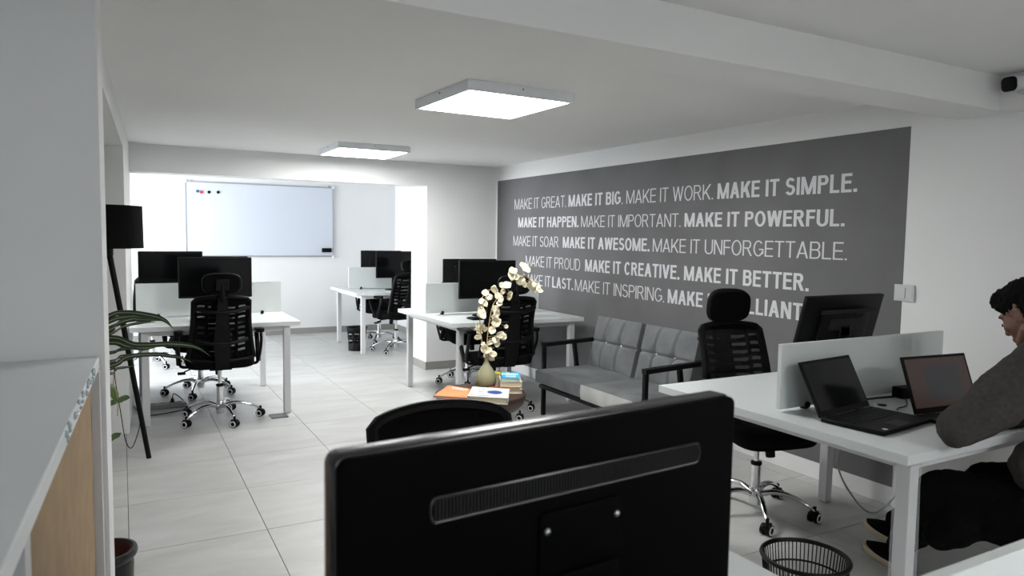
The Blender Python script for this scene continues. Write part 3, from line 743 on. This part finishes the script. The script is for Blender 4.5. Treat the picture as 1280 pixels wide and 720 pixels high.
def book(label, cov, corners, z0, th, paper=None, deco=None, group='books on the side table'):
    # corners: near-left, near-right, far-right, far-left (world xy)
    c = [Vector((x, y, 0)) for x, y in corners]; o0 = sum(c, Vector())/4
    t = thing('book', label, 'book', (o0.x, o0.y, z0), 0, group)
    c = [q-o0 for q in c]
    def slab_(za, zb, k): return [[Vector((q.x*k, q.y*k, z)) for q in c] for z in (za, zb)]
    MB().ring_loft(slab_(.002, th-.002, .965)).build('pages', M_page, t, False)
    b = MB(); b.ring_loft(slab_(0, .002, 1)); b.ring_loft(slab_(th-.002, th, 1))
    # spine on far-left side
    a_, b_ = c[3], c[0]; inn = (c[1]-c[0]).normalized()*.003
    b.ring_loft([[Vector((*q.xy, z)) for q in (a_, b_, b_+inn, a_+inn)] for z in (0, th)])
    b.build('cover', cov, t, False)
    if deco: deco(t, c, th)
    return t
def qd(c, u, v): return c[0]*(1-u)*(1-v)+c[1]*u*(1-v)+c[2]*u*v+c[3]*(1-u)*v
def patch(t, c, th, u0, u1, v0, v1, m, name='print'):
    b = MB(); b.bm.faces.new([b.bm.verts.new(Vector((*qd(c, u, v).xy, th+.0006))) for u, v in ((u0, v0), (u1, v0), (u1, v1), (u0, v1))]); b.build(name, m, t, False)
def dots(t, c, th, rows_, m):
    b = MB()
    for (v0, v1, u0, u1, n) in rows_:
        for k in range(n):
            a = u0+(u1-u0)*k/n; e = a+(u1-u0)/n*random.uniform(.45, .8)
            b.bm.faces.new([b.bm.verts.new(Vector((*qd(c, u, v).xy, th+.0008))) for u, v in ((a, v0), (e, v0), (e, v1), (a, v1))])
    b.build('cover_print', m, t, False)
def rect(cx, cy, w, d, deg):
    a = math.radians(deg); o = []
    for x, y in ((-w/2, -d/2), (w/2, -d/2), (w/2, d/2), (-w/2, d/2)): o.append((cx+x*math.cos(a)-y*math.sin(a), cy+x*math.sin(a)+y*math.cos(a)))
    return o
Z0 = .4505
book('orange covered book at the left edge of the wooden side table', M_cov_o, [(1.665, 4.02), (1.826, 3.875), (1.955, 4.09), (1.865, 4.255)], Z0+.006, .012,
     deco=lambda t, c, th: (dots(t, c, th, [(.72, .80, .3, .9, 9), (.84, .92, .25, .9, 10)], M_cov_w), dots(t, c, th, [(.06, .12, .78, .92, 2)], M_blue)))
pk = MB().ring_loft([[Vector((x, y, z)) for x, y in [(1.655, 4.00), (1.835, 3.845), (1.955, 4.07), (1.865, 4.25)]] for z in (Z0, Z0+.0055)])
tag(pk.build('plastic_folder', M_orbot, None, False), 'clear plastic sleeve under the orange book on the side table', 'folder')
def wdeco(t, c, th):
    b = MB(); o = []
    for i in range(20):
        a = 2*PI*i/20; o.append(b.bm.verts.new(Vector((*qd(c, .64+.20*math.cos(a), .52+.20*math.sin(a)).xy, th+.0006))))
    b.bm.faces.new(o); b.build('blue_emblem', M_navy, t, False)
    dots(t, c, th, [(.06, .14, .08, .62, 12), (.30, .36, .2, .42, 4), (.45, .52, .24, .36, 2), (.60, .66, .22, .34, 2), (.75, .84, .3, .36, 1)], M_dkprint)
book('white paperback with a blue emblem lying at the front of the side table', M_cov_w, [(1.806, 3.835), (2.001, 3.675), (2.129, 3.895), (1.95, 4.06)], Z0, .040, deco=wdeco)
st = [('cream paged book with pale cover, lowest of the stack right of the vase', M_cov_w, .030, 2, .20, .14), ('peach covered book, second from the bottom of the stack right of the vase', M_cov_p, .012, -3, .185, .14),
      ('thick cream paged book in the middle of the stack right of the vase', M_page, .032, 3, .195, .135), ('blue covered book with white lettering marks on top of the stack right of the vase', M_cov_b, .024, 0, .17, .13)]
z = Z0
for l, m, th, dg, w_, d_ in st:
    dec = (lambda t, c, th: dots(t, c, th, [(.50, .82, .06, .95, 9), (.14, .38, .25, .8, 6)], M_cov_w)) if m is M_cov_b else None
    book(l, m, rect(2.205, 4.025, w_*.72, d_*1.45, -27+dg), z, th, deco=dec); z += th+.0005
book('yellow covered book standing behind the stack beside the vase', M_cov_y, rect(2.20, 4.19, .15, .08, -27), Z0+.0, .085)
book('dark red book lying between the vase and the stack', M_cov_r, rect(2.095, 4.01, .09, .07, -20), Z0, .03)

# ------------------------------------------------------------------ floor lamp, cord
lp = thing('floor_lamp', 'tall black tripod floor lamp with drum shade at the left alcove', 'floor lamp', (-.09, 5.02, 0), 0)
MB().lathe([(.205, 1.345), (.212, 1.345), (.208, 1.605), (.201, 1.605)], 48, close=True).build('lamp_shade', mat('black_shade', (.004, .004, .004), .9, spec=.1), lp)
MB().cyl((0, 0, 1.28), (0, 0, 1.50), .016).build('stem', M_bmetal, lp)
MB().lathe([(.02, 1.30), (.045, 1.30), (.045, 1.345), (.02, 1.35)], 20).build('tripod_head', M_bmetal, lp)
MB().ell((0, 0, 1.53), (.03, .03, .045)).build('bulb', M_ring, lp)
for a in (math.radians(4), math.radians(125), math.radians(245)):
    MB().tube([(.02*math.cos(a), .02*math.sin(a), 1.33), (.215*math.cos(a), .215*math.sin(a), 0)], [.017, .015], 12).build('leg', M_bmetal, lp)
def cord(name, pts, r, m, label, cat='cable', n=8):
    return tag(MB().tube(arc_pts(pts, n), r, 6).build(name, m, None), label, cat)
cord('cable', [(-.06, 5.18, .62), (-.055, 5.16, .50), (-.03, 5.14, .30), (-.005, 5.12, .11), (.03, 5.13, .055), (.075, 5.2, .16), (.085, 5.3, .25)], .003, M_bmetal, 'thin black cord hanging beside the floor lamp legs')

# ------------------------------------------------------------------ counter at the left
ct = thing('counter', 'white topped counter with tan board side at the left edge', 'counter', (0, 0, 0), 0)
dx = math.tan(math.radians(2.2))
xe = lambda y: -.062-(2.27-y)*dx
def prism(name, m, xa, xb, ya, yb, z0, z1, par, bev=0):
    # xa, xb offsets from the turned edge line
    return MB().ring_loft([[Vector((xe(y)+o_, y, z)) for o_, y in ((xa, ya), (xb, ya), (xb, yb), (xa, yb))] for z in (z0, z1)]).build(name, m, par, False, bev)
M_ctop = mat('counter_top', (.76, .78, .79), .35, noise=(3, .02)); 
prism('countertop', M_ctop, -.62, .0, .30, 2.275, 1.066, 1.10, ct, .003)
prism('side_panel', M_mdf, -.035, -.018, 1.09, 2.255, .06, 1.066, ct)
prism('frame_post', M_leg, -.022, -.006, 1.05, 1.095, 0, 1.066, ct)
prism('frame_post', M_leg, -.060, -.022, .30, .34, 0, 1.066, ct)
prism('frame_rail', M_leg, -.022, -.006, 1.095, 2.25, 0, .06, ct)
prism('frame_post', M_leg, -.018, .002, 2.225, 2.268, 0, 1.066, ct)
prism('rear_panel', M_white, -.62, -.60, .30, 2.27, 0, 1.066, ct)
g = MB()
for k in range(26):
    y = 1.42+.68*random.random(); g.ell((xe(y)+.001, y, 1.087+random.uniform(-.012, .012)), (.004, random.uniform(.006, .016), random.uniform(.003, .008)), u=8, v=6)
o = g.build('glue_residue', mat('glue', (.42, .50, .53), .2), ct); o['kind'] = 'stuff'

# ------------------------------------------------------------------ plants
st = thing('plant_stand', 'slim black stand hidden behind the wall end, holding the striped spider plant', 'plant stand', (-.33, 3.12, 0), 0)
MB().lathe([(.02, .80), (.13, .80), (.13, .815), (.02, .815)], 28).build('top', M_bmetal, st)
MB().cyl((0, 0, .02), (0, 0, .80), .016).build('pole', M_bmetal, st)
MB().lathe([(.02, 0), (.14, 0), (.14, .015), (.02, .025)], 28).build('base', M_bmetal, st)
sp = thing('spider_plant', 'striped green spider plant arching out from behind the wall end at left', 'plant', (-.33, 3.12, .8155), 0)
MB().lathe([(.03, 0), (.075, 0), (.10, .15), (.105, .155), (.095, .155), (.09, .14), (.03, .13)], 28).build('pot', M_pot, sp)
def leaf(path, wd, par, m=M_leaf, stripe=True):
    P = arc_pts(path, 7); k = len(P)
    def mk(off, wfac, mm, nm, par):
        b = MB()
        def f(u, v):
            i = min(k-1, int(round(u*(k-1)))); p = P[i]; t = (P[min(i+1, k-1)]-P[max(i-1, 0)]).normalized()
            s = t.cross(Vector((0, 0, 1)))
            if s.length < .05: s = Vector((0, 1, 0))
            s.normalize(); nrm = s.cross(t).normalized()
            s2 = (s*.62+nrm*.78).normalized()
            w_ = wd*wfac*min(1, (1-u)*3.2+.02)*min(1, .5+u*3)
            q = (v-.5)*2
            return p+s2*(q*w_)+t.cross(s2).normalized()*(-.25*w_*(1-q*q))+Vector((0, -off, off*.3))
        b.grid(f, k-1, 4); return b.build(nm, mm, par)
    l = mk(0, 1.25, m, 'leaf', par)
    if stripe: mk(.0016, .16, M_leafs, 'stripe', l)
    return l
base = sp.location
def rel(*p): return [Vector(q)-base for q in p]
def lf(pix, y0, y1, wd, **k):
    pts = [Vector((-.33+random.uniform(-.02, .02), 3.10, .97)), ]
    n = len(pix)
    for i, (a, b) in enumerate(pix): pts.append(unproj(a, b, 'y', y0+(y1-y0)*i/(n-1)))
    leaf(rel(*pts), wd, sp, **k)
lf([(131, 398), (155, 391), (185, 394), (205, 400), (217, 411)], 3.05, 3.1, .011)
lf([(131, 404), (160, 396), (180, 396), (198, 401)], 3.10, 3.2, .011)
lf([(131, 412), (160, 401), (185, 400), (207, 401)], 3.12, 3.15, .008)
lf([(131, 420), (155, 408), (180, 403), (196, 403)], 3.14, 3.25, .007)
lf([(131, 415), (148, 404), (165, 399), (180, 396)], 3.0, 3.05, .010)
lf([(131, 423), (170, 431), (215, 430), (245, 434), (264, 446)], 3.0, 2.95, .012)
lf([(131, 429), (160, 433), (185, 435), (205, 430)], 3.1, 3.2, .011)
lf([(131, 442), (150, 437), (172, 433), (190, 427)], 3.15, 3.2, .008)
lf([(131, 458), (160, 446), (195, 443), (225, 447), (242, 454)], 3.02, 3.0, .010)
lf([(131, 453), (150, 446), (168, 444), (182, 436)], 3.12, 3.2, .009)
lf([(131, 461), (148, 452), (165, 447), (178, 443)], 3.06, 3.1, .009)
lf([(132, 467), (145, 461), (158, 459), (170, 457)], 3.08, 3.1, .006)
lf([(120, 385), (110, 370), (100, 360)], 3.1, 3.2, .010)
lf([(90, 395), (60, 400), (45, 420)], 3.1, 3.2, .010)
lf([(95, 440), (70, 455), (60, 480)], 3.05, 3.0, .010)
v_ = MB().tube([q-base for q in arc_pts([Vector((-.28, 3.1, .96)), unproj(133, 462, 'y', 3.08), unproj(142, 482, 'y', 3.08), unproj(147, 500, 'y', 3.08), unproj(147, 520, 'y', 3.08)], 6)], .0018, 5).build('runner', M_stem, sp)
def flatleaf(pix, y, wd):
    P = [unproj(a, b, 'y', y)-base for a, b in pix]; leaf(P, wd, sp, M_leafy, False)
flatleaf([(146, 500), (141, 489), (137, 484), (133, 481)], 3.08, .014)
flatleaf([(146, 503), (152, 499), (158, 497), (163, 497)], 3.07, .013)
flatleaf([(146, 503), (141, 503), (137, 505), (134, 507)], 3.09, .009)
flatleaf([(134, 552), (140, 547), (146, 544), (152, 541)], 3.05, .014)
pt = thing('plant_pot', 'black glazed pot with terracotta inside standing on the floor at bottom left', 'plant pot', (-.085, 3.02, 0), 0)
MB().lathe([(.02, 0), (.075, 0), (.085, .01), (.098, .10), (.102, .19), (.098, .205), (.112, .222), (.116, .236), (.112, .248), (.101, .250), (.095, .246), (.094, .20), (.090, .15), (.02, .15)], 40, sx=1).build('pot', M_pot, pt)
MB().lathe([(.0905, .243), (.089, .20), (.086, .165), (.0895, .165), (.0925, .20), (.0938, .243)], 36, close=True).build('liner', M_terra, pt)
MB().lathe([(.005, .182), (.05, .180), (.086, .172), (.086, .166), (.005, .166)], 24).build('soil', M_soil, pt)

# ------------------------------------------------------------------ bins
def far_bin():
    t = thing('waste_bin', 'black plastic waste bin with square holes beside the far room desk', 'waste bin', (2.57, 8.72, 0), 0)
    M_ = 28; b = MB()
    prof = [(.105, .0), (.108, .10), (.112, .14), (.116, .18), (.119, .22), (.122, .26), (.124, .28)]
    n = 24
    R_ = [[b.bm.verts.new((r*math.cos(2*PI*j/n), r*math.sin(2*PI*j/n), z)) for j in range(n)] for r, z in prof]
    for i in range(len(prof)-1):
        for j in range(n):
            if i in (1, 2, 3, 4) and j % 3 != 0 and i % 2 == 1: continue
            b.bm.faces.new((R_[i][j], R_[i][(j+1) % n], R_[i+1][(j+1) % n], R_[i+1][j]))
    b.bm.faces.new(R_[0])
    o = b.build('basket', M_black, t); sm = o.modifiers.new('s', 'SOLIDIFY'); sm.thickness = .003
    MB().lathe([(.122, .28), (.132, .28), (.132, .292), (.122, .292)], 32, close=True).build('rim', M_black, t)
far_bin()
nb = thing('waste_bin', 'black wire mesh waste basket on the floor at the bottom edge, near the right desk', 'waste bin', (2.165, 1.69, 0), 0)
RT, RB_, HB = .150, .115, .30
MB().tube([(RT*math.cos(2*PI*i/48), RT*math.sin(2*PI*i/48), HB) for i in range(48)], .0085, 8, close=True).build('rim', M_bmetal, nb)
MB().lathe([(.01, 0), (RB_+.004, 0), (RB_+.004, .012), (.01, .012)], 36).build('base', M_bmetal, nb)
wv = MB()
for i in range(64):
    a = 2*PI*i/64; wv.tube([(RB_*math.cos(a), RB_*math.sin(a), .01), (RT*math.cos(a), RT*math.sin(a), HB)], .0026, 4)
wv.build('wires', M_bmetal, nb)['kind'] = 'stuff'
for z in (.12, .225): 
    r = RB_+(RT-RB_)*z/HB; MB().tube([(r*math.cos(2*PI*i/40), r*math.sin(2*PI*i/40), z) for i in range(40)], .004, 6, close=True).build('hoop', M_bmetal, nb)

# ------------------------------------------------------------------ laptops
def laptop(label, x, y, deg, w, d, h, opening, screen_m):
    # hinge line along +X at local origin (centre), base towards -Y, lid above; opening = lean beyond vertical
    t = thing('laptop', label, 'laptop', (x, y, .7505), math.radians(deg), 'open black laptops on the right desk')
    b = MB(); b.box(-w/2, w/2, -d, 0, .002, .017); b.build('base', M_black, t, True, .003)
    k = MB()
    for r in range(5):
        n = 14
        for c in range(n):
            kw = (w-.05)/n; x0 = -w/2+.025+c*kw; y0 = -.04-r*.0185
            k.box(x0+.0012, x0+kw-.0012, y0-.0155, y0, .0171, .0188)
    ko = k.build('keyboard', M_bmetal, t, False); ko['kind'] = 'stuff'
    MB().box(-.05, .05, -d+.012, -d+.072, .0171, .0176).build('touchpad', M_vent, t, False)
    T = Matrix.Translation((0, .002, .016)) @ Matrix.Rotation(-math.radians(opening), 4, 'X')
    MB().box(-w/2, w/2, -.003, .005, 0, h, mtx=T).build('lid', M_black, t, True, .002)
    MB().box(-w/2+.012, w/2-.012, -.0042, -.0031, .022, h-.012, mtx=T).build('screen', screen_m, t, False)
    hg = MB(); hg.cyl((-w*.35, .002, .014), (-w*.22, .002, .014), .006, n=10); hg.cyl((w*.22, .002, .014), (w*.35, .002, .014), .006, n=10); hg.build('hinge', M_bmetal, t)
    return t
l1 = laptop('open black laptop at the left, its dark lid back showing beside the divider end', 2.545, 1.825, 7, .37, .245, .226, 27, M_glossb)
MB().box(-.145, -.128, -.232, -.215, .0171, .0177).build('sticker', M_ring, l1, False)
l2 = laptop('open black laptop with a lit brownish screen in front of the seated person', 2.945, 1.650, -6, .38, .24, .232, 20, M_lapscr)
# small things on the right desk
ps = thing('power_adapter', 'black adapter box behind the lit laptop on the right desk', 'adapter', (3.10, 1.93, .75), math.radians(-8))
MB().box(-.05, .05, -.03, .03, .0005, .05).build('body', M_black, ps, True, .004)
MB().box(-.02, .02, -.033, -.03, .015, .035).build('socket', M_bmetal, ps, False)
cord('charging_cable', [(2.81, 1.78, .758), (2.85, 1.80, .756), (2.92, 1.81, .757), (3.0, 1.86, .756), (3.05, 1.90, .757)], .003, M_bmetal, 'black cable running behind the lit laptop to the adapter')
cord('flat_cable', [(2.66, 1.965, .755), (2.80, 1.97, .755), (2.95, 1.965, .755), (3.04, 1.945, .756)], .0045, M_bmetal, 'black cable lying along the foot of the divider on the right desk')
tag(MB().tube([(2.86, 1.88, .7503), (2.86, 1.88, .7525)], .018, 16).build('cable_grommet', M_black, None), 'small dark cable hole cover on the right desk behind the laptops', 'grommet')
cord('white_cable', [(3.33, 2.45, .70), (3.33, 2.42, .45), (3.28, 2.38, .26), (3.38, 2.35, .09), (3.47, 2.32, .012), (3.56, 2.3, .03), (3.66, 2.28, .12), (3.683, 2.26, .24), (3.683, 2.25, .5)], .005, M_cable, 'pale grey cable hanging in a loop under the right desk')

# things around the left desk
tag(box('floor_pad', mat('dark_pad', (.06, .065, .07), .3), 1.0, 1.13, 5.70, 5.83, .0, .008, bevel=.003), 'dark grey flat pad on the floor by the right leg of the left desk', 'pad')
bpy.data.objects['floor_pad'].location = (0, 0, 0)
pst = thing('power_strip', 'white plastic covered power strip on the floor under the left desk', 'power strip', (.31, 6.43, 0), math.radians(2))
MB().box(-.16, .13, -.03, .03, 0, .045).build('body', mat('dusty_plastic', (.34, .34, .35), .25), pst, True, .008)
for k in range(4): MB().tube([(-.11+k*.065, 0, .045), (-.11+k*.065, 0, .0455)], .019, 14).build('socket', M_vent, pst)
MB().tube([(.03, 0, .046), (.03, 0, .078)], [.018, .010], 12).build('plug', M_black, pst)
cord('black_cable', [(.34, 6.43, .08), (.36, 6.50, .10), (.44, 6.56, .012), (.45, 6.40, .006), (.40, 6.28, .006), (.28, 6.22, .006), (.16, 6.2, .006), (.10, 6.3, .006), (.06, 6.6, .006)], .004, M_bmetal, 'black cable looping on the floor under the left desk')
rg = thing('cable_clip', 'small chrome ring clip on the left desk beside the divider', 'clip', (1.085, 6.56, .75), 0)
MB().tube([(.012*math.cos(a*PI/8), 0, .014+.012*math.sin(a*PI/8)) for a in range(16)], .003, 6, close=True).build('ring', M_chrome, rg)
MB().tube([(0, 0, 0), (0, 0, .003)], .010, 10).build('foot', M_chrome, rg)
# items on far left desk
tag(box('box', M_navy, .045, .10, 9.20, 9.27, .7505, .79, bevel=.01), 'small dark blue box on the far left desk behind the pier', 'box')
tag(box('notebook', M_cov_p, .03, .16, 9.02, 9.14, .7505, .758, bevel=.001), 'flat orange-brown notebook on the far left desk', 'notebook')
# keyboards
def keyboard(x, y, deg, label):
    t = thing('keyboard', label, 'keyboard', (x, y, .7505), math.radians(deg), 'black keyboards on desks')
    MB().box(-.21, .21, -.065, .065, 0, .014).build('body', M_black, t, True, .004)
    k = MB()
    for r in range(5):
        for c in range(18): k.box(-.2+c*.0222, -.2+c*.0222+.018, -.055+r*.022, -.055+r*.022+.018, .0141, .019)
    k.build('keys', M_black, t, False)['kind'] = 'stuff'
keyboard(2.76, 5.38, 0, 'black keyboard on the middle desk behind the flowers')
keyboard(.66, 5.96, 0, 'black keyboard on the left desk in front of the monitor')
keyboard(.45, .98, 180, 'black keyboard behind the large foreground monitor')

# ------------------------------------------------------------------ person
per = thing('person', 'person in charcoal sweater and black trousers leaning over the lit laptop at the right edge', 'person', (2.95, 1.0, 0), 0)
PO = Vector((2.95, 1.0, 0))
def blob(name, m, caps, ells, vox, par, smooth_it=6, extra=None, disp=None):
    bm = bmesh.new(); mb = MB(); mb.bm.free(); mb.bm = bm
    for chain in caps:
        pts = [Vector(p[0])-PO for p in chain]; rs = [p[1] for p in chain]
        for i in range(len(pts)-1):
            a, b = pts[i], pts[i+1]; n = max(2, int((b-a).length/(min(rs[i], rs[i+1])*.45))+1)
            for k in range(n+1):
                t_ = k/n; p = a.lerp(b, t_); r = rs[i]+(rs[i+1]-rs[i])*t_
                bmesh.ops.create_icosphere(bm, subdivisions=2, radius=r, matrix=Matrix.Translation(p))
    for c, r, mt in ells: mb.ell(Vector(c)-PO, r, mt, 28, 18)
    me = bpy.data.meshes.new(name); bm.to_mesh(me); bm.free(); me.materials.append(m)
    o = bpy.data.objects.new(name, me); C.objects.link(o)
    rm = o.modifiers.new('r', 'REMESH'); rm.mode = 'VOXEL'; rm.voxel_size = vox; rm.use_smooth_shade = True
    s_ = o.modifiers.new('s', 'SMOOTH'); s_.iterations = smooth_it; s_.factor = .6
    if disp:
        tx_ = bpy.data.textures.new(name, 'CLOUDS'); tx_.noise_scale = disp[0]; dm = o.modifiers.new('d', 'DISPLACE'); dm.texture = tx_; dm.strength = disp[1]; dm.mid_level = .5
    dg = bpy.context.evaluated_depsgraph_get(); nm = bpy.data.meshes.new_from_object(o.evaluated_get(dg))
    bpy.data.objects.remove(o)
    nm.name = name; o = bpy.data.objects.new(name, nm); C.objects.link(o); o.parent = par
    if not nm.materials: nm.materials.append(m)
    for p in nm.polygons: p.use_smooth = True
    return o
# head frame: forward mostly +Y and pitched down
HC = Vector((2.93, 1.365, 1.178))
Hm = Matrix.Rotation(math.radians(-10), 4, 'Z') @ Matrix.Rotation(math.radians(-36), 4, 'X')
def hp_(x, y, z): return HC + Hm @ Vector((x, y, z))
shL, shR = Vector((2.75, 1.22, 1.045)), Vector((3.13, 1.17, 1.03))
elL, elR = Vector((2.45, 1.345, .825)), Vector((3.29, 1.36, .82))
wrL, wrR = Vector((2.76, 1.47, .805)), Vector((3.10, 1.50, .805))
def hand(wr, dirv, side):
    dirv = dirv.normalized(); sd = Vector((dirv.y, -dirv.x, 0))*side; ch_ = []
    palm = wr+dirv*.075
    ch_.append([(wr, .024), (wr+dirv*.03, .023), (palm, .021)])
    for k, L in zip((-1.5, -.5, .5, 1.5), (.060, .075, .078, .070)):
        b0 = wr+dirv*.03+sd*(k*.011)
        kn = palm+sd*(k*.0225)+Vector((0, 0, .004))
        ch_.append([(b0, .016), (kn, .0115), (kn+dirv*L*.45+Vector((0, 0, .004)), .0088), (kn+dirv*L*.75+Vector((0, 0, -.010)), .0080), (kn+dirv*L*.92+Vector((0, 0, -.024)), .0070)])
    tb_ = wr+dirv*.022-sd*-.020
    ch_.append([(tb_, .014), (tb_+dirv*.035+sd*.028, .0115), (tb_+dirv*.062+sd*.036+Vector((0, 0, -.008)), .0095), (tb_+dirv*.08+sd*.034+Vector((0, 0, -.014)), .008)])
    return ch_
caps = [
 [(hp_(0, -.035, -.03), .052), (hp_(0, -.05, -.10), .050), (Vector((2.94, 1.22, 1.05)), .056), (Vector((2.95, 1.12, .88)), .11), (Vector((2.95, 1.02, .65)), .11)],
 [(Vector((2.94, 1.2, 1.0)), .05), (shL, .045), (elL, .036), (wrL, .026)], [(Vector((2.96, 1.2, 1.0)), .05), (shR, .045), (elR, .036), (wrR, .026)],
 [(hp_(0, .082, .035), .010), (hp_(0, .094, .012), .011), (hp_(0, .103, -.006), .0125)],           # nose
 [(hp_(-.013, .095, -.010), .008), (hp_(.013, .095, -.010), .008)],
 [(hp_(-.045, .062, .045), .010), (hp_(-.018, .077, .045), .011), (hp_(.018, .077, .045), .011), (hp_(.045, .062, .045), .010)],   # brow
 [(hp_(-.018, .085, -.042), .0075), (hp_(0, .091, -.041), .0085), (hp_(.018, .085, -.042), .0075)], # lips
 [(hp_(-.015, .084, -.051), .0075), (hp_(0, .088, -.052), .009), (hp_(.015, .084, -.051), .0075)],
 [(hp_(-.058, .0, -.045), .020), (hp_(-.035, .055, -.072), .020), (hp_(0, .073, -.080), .022), (hp_(.035, .055, -.072), .020), (hp_(.058, .0, -.045), .020)], # jaw
]
caps += hand(wrL, Vector((.75, .62, -.05)), 1) + hand(wrR, Vector((-.5, .85, -.05)), -1)
HM3 = Hm
ells = [(hp_(0, -.018, .045), (.074, .094, .080), HM3), (hp_(0, .030, .000), (.064, .062, .078), HM3), (hp_(0, .035, -.035), (.052, .050, .055), HM3),
        (hp_(-.040, .060, -.005), (.022, .020, .018), HM3), (hp_(.040, .060, -.005), (.022, .020, .018), HM3)]
for sx in (-1, 1):
    Re = HM3 @ Matrix.Rotation(math.radians(sx*18), 4, 'Z') @ Matrix.Rotation(math.radians(-8), 4, 'X')
    ells.append((hp_(sx*.077, -.012, .004), (.008, .017, .031), Re))
    pts = []
    for i in range(11):
        a = math.radians(-60+27*i); c_ = Matrix.Translation(hp_(sx*.084, -.012, .004)) @ Re @ Vector((0, .016*math.cos(a)*-1, .029*math.sin(a))); pts.append((c_, .0045))
    caps.append(pts)
body = blob('body', M_skin, caps, ells, .0042, per, 3)
# eyes, lashes, brows
for sx in (-1, 1):
    e = MB(); e.ell(hp_(sx*.031, .0715, .020)-PO, (.0125, .0125, .0115), HM3, 16, 12); e.build('eye', M_ring, body)
    i_ = MB(); i_.ell(hp_(sx*.031, .0815, .015)-PO, (.0085, .0035, .0085), HM3, 12, 8); i_.build('iris', M_hair, body)
    b = MB(); b.tube([hp_(sx*.014, .085, .047)-PO, hp_(sx*.030, .082, .051)-PO, hp_(sx*.048, .068, .048)-PO], [.004, .005, .003], 6); b.build('eyebrow', M_hair, body)
    b = MB(); b.tube([hp_(sx*.018, .086, .022)-PO, hp_(sx*.031, .089, .018)-PO, hp_(sx*.045, .076, .020)-PO], [.0018, .003, .0018], 6); b.build('eyelashes', M_hair, body)
hair_e = [(hp_(0, -.022, .075), (.080, .100, .074), HM3), (hp_(0, .028, .105), (.068, .066, .042), HM3), (hp_(0, -.045, .04), (.077, .080, .085), HM3), (hp_(0, .048, .098), (.055, .040, .028), HM3), (hp_(0, -.008, .062), (.0785, .082, .060), HM3)]
hair = blob('hair', M_hair, [[(hp_(-.062, .012, .062), .018), (hp_(-.05, .045, .080), .020), (hp_(0, .070, .088), .022), (hp_(.05, .045, .080), .020), (hp_(.062, .012, .062), .018)]], hair_e, .006, per, 2, disp=(.012, .016))
# short faded sides
# sweater
sw_caps = [
 [(Vector((2.95, .99, .52)), .145), (Vector((2.95, 1.03, .68)), .145), (Vector((2.95, 1.10, .86)), .15), (Vector((2.945, 1.16, 1.0)), .13), (Vector((2.93, 1.24, 1.08)), .092), (hp_(0, -.052, -.098), .064)],
 [(Vector((2.90, 1.15, .98)), .10), (shL, .105), (Vector((2.64, 1.27, .96)), .100), (Vector((2.53, 1.31, .875)), .084), (elL, .066), (wrL, .042)],
 [(Vector((2.99, 1.15, .98)), .10), (shR, .082), (Vector((3.20, 1.26, .92)), .080), (elR, .064), (wrR, .038)],
 [(Vector((2.82, 1.12, .80)), .09), (Vector((3.08, 1.12, .80)), .09)], [(Vector((2.93, 1.12, .75)), .12), (Vector((2.80, 1.23, .68)), .11), (Vector((2.80, 1.24, .62)), .08)], [(Vector((2.83, 1.02, .58)), .10), (Vector((3.07, 1.02, .58)), .10)],
]
collar = [(hp_(0, -.045, -.100)+Vector((math.cos(a)*.062, math.sin(a)*.066, .004*math.sin(a)-.01)), .017) for a in [2*PI*i/12 for i in range(13)]]
sw_caps.append(collar)
blob('sweater', M_sweater, sw_caps, [], .011, per, 6, disp=(.09, .022))
# sleeve buttons at the elbow patch
# trousers
knL, knR = Vector((2.745, 1.535, .475)), Vector((3.10, 1.56, .48))
anL, anR = Vector((3.0, 1.86, .115)), Vector((3.245, 2.03, .115))
tr = [
 [(Vector((2.86, .98, .51)), .14), (Vector((2.80, 1.25, .49)), .14), (knL, .115), (Vector((2.80, 1.64, .33)), .080), (anL, .055)],
 [(Vector((3.04, .98, .53)), .12), (Vector((3.08, 1.25, .52)), .105), (knR, .085), (Vector((3.13, 1.74, .30)), .070), (anR, .055)],
 [(Vector((2.86, .96, .53)), .13), (Vector((3.04, .96, .53)), .13)],
 [(Vector((2.70, 1.44, .42)), .085), (Vector((2.67, 1.49, .36)), .06)],
]
blob('trousers', M_trouser, tr, [], .012, per, 5, disp=(.10, .03))
def shoe(an, toe):
    d_ = (toe-an); d_.z = 0; d_.normalize(); ang = math.atan2(d_.y, d_.x)-PI/2
    R_ = Matrix.Translation(Vector((an.x, an.y, 0))-PO) @ Matrix.Rotation(ang, 4, 'Z')
    def ring(z, k, lift=0):
        o_ = []
        for i in range(24):
            a = 2*PI*i/24; y = .072+.142*math.sin(a)*k; wdt = .044+.007*math.sin(a)
            x = wdt*k*math.cos(a); zz = z+ (max(0, y-.15)*.14)
            o_.append(R_ @ Vector((x, y, zz)))
        return o_
    MB().ring_loft([ring(.002, .93), ring(.006, 1.0), ring(.026, 1.0), ring(.030, .96)]).build('shoe_sole', M_sole, shp[0])
    up = []
    for z, k, ks in ((.028, .97, 1), (.045, .95, 1), (.062, .85, .8), (.080, .62, .55), (.100, .42, .30)):
        o_ = []
        for i in range(24):
            a = 2*PI*i/24; yb = -.066; y = yb+(.134+.134*math.sin(a))*(ks if True else 1); y = max(y, yb)
            x = (.040 if z < .07 else .036)*(k if z < .06 else .9)*math.cos(a)
            o_.append(R_ @ Vector((x, y+.012*(1-ks), z)))
        up.append(o_)
    MB().ring_loft(up).build('shoe', M_matte, per)
for an, toe in ((anL, Vector((3.065, 2.06, 0))), (anR, Vector((3.315, 2.24, 0)))):
    h_ = bpy.data.objects.new('footwear', None); C.objects.link(h_); h_.parent = per; shp = [per]
    bpy.data.objects.remove(h_)
    shoe(an, toe)
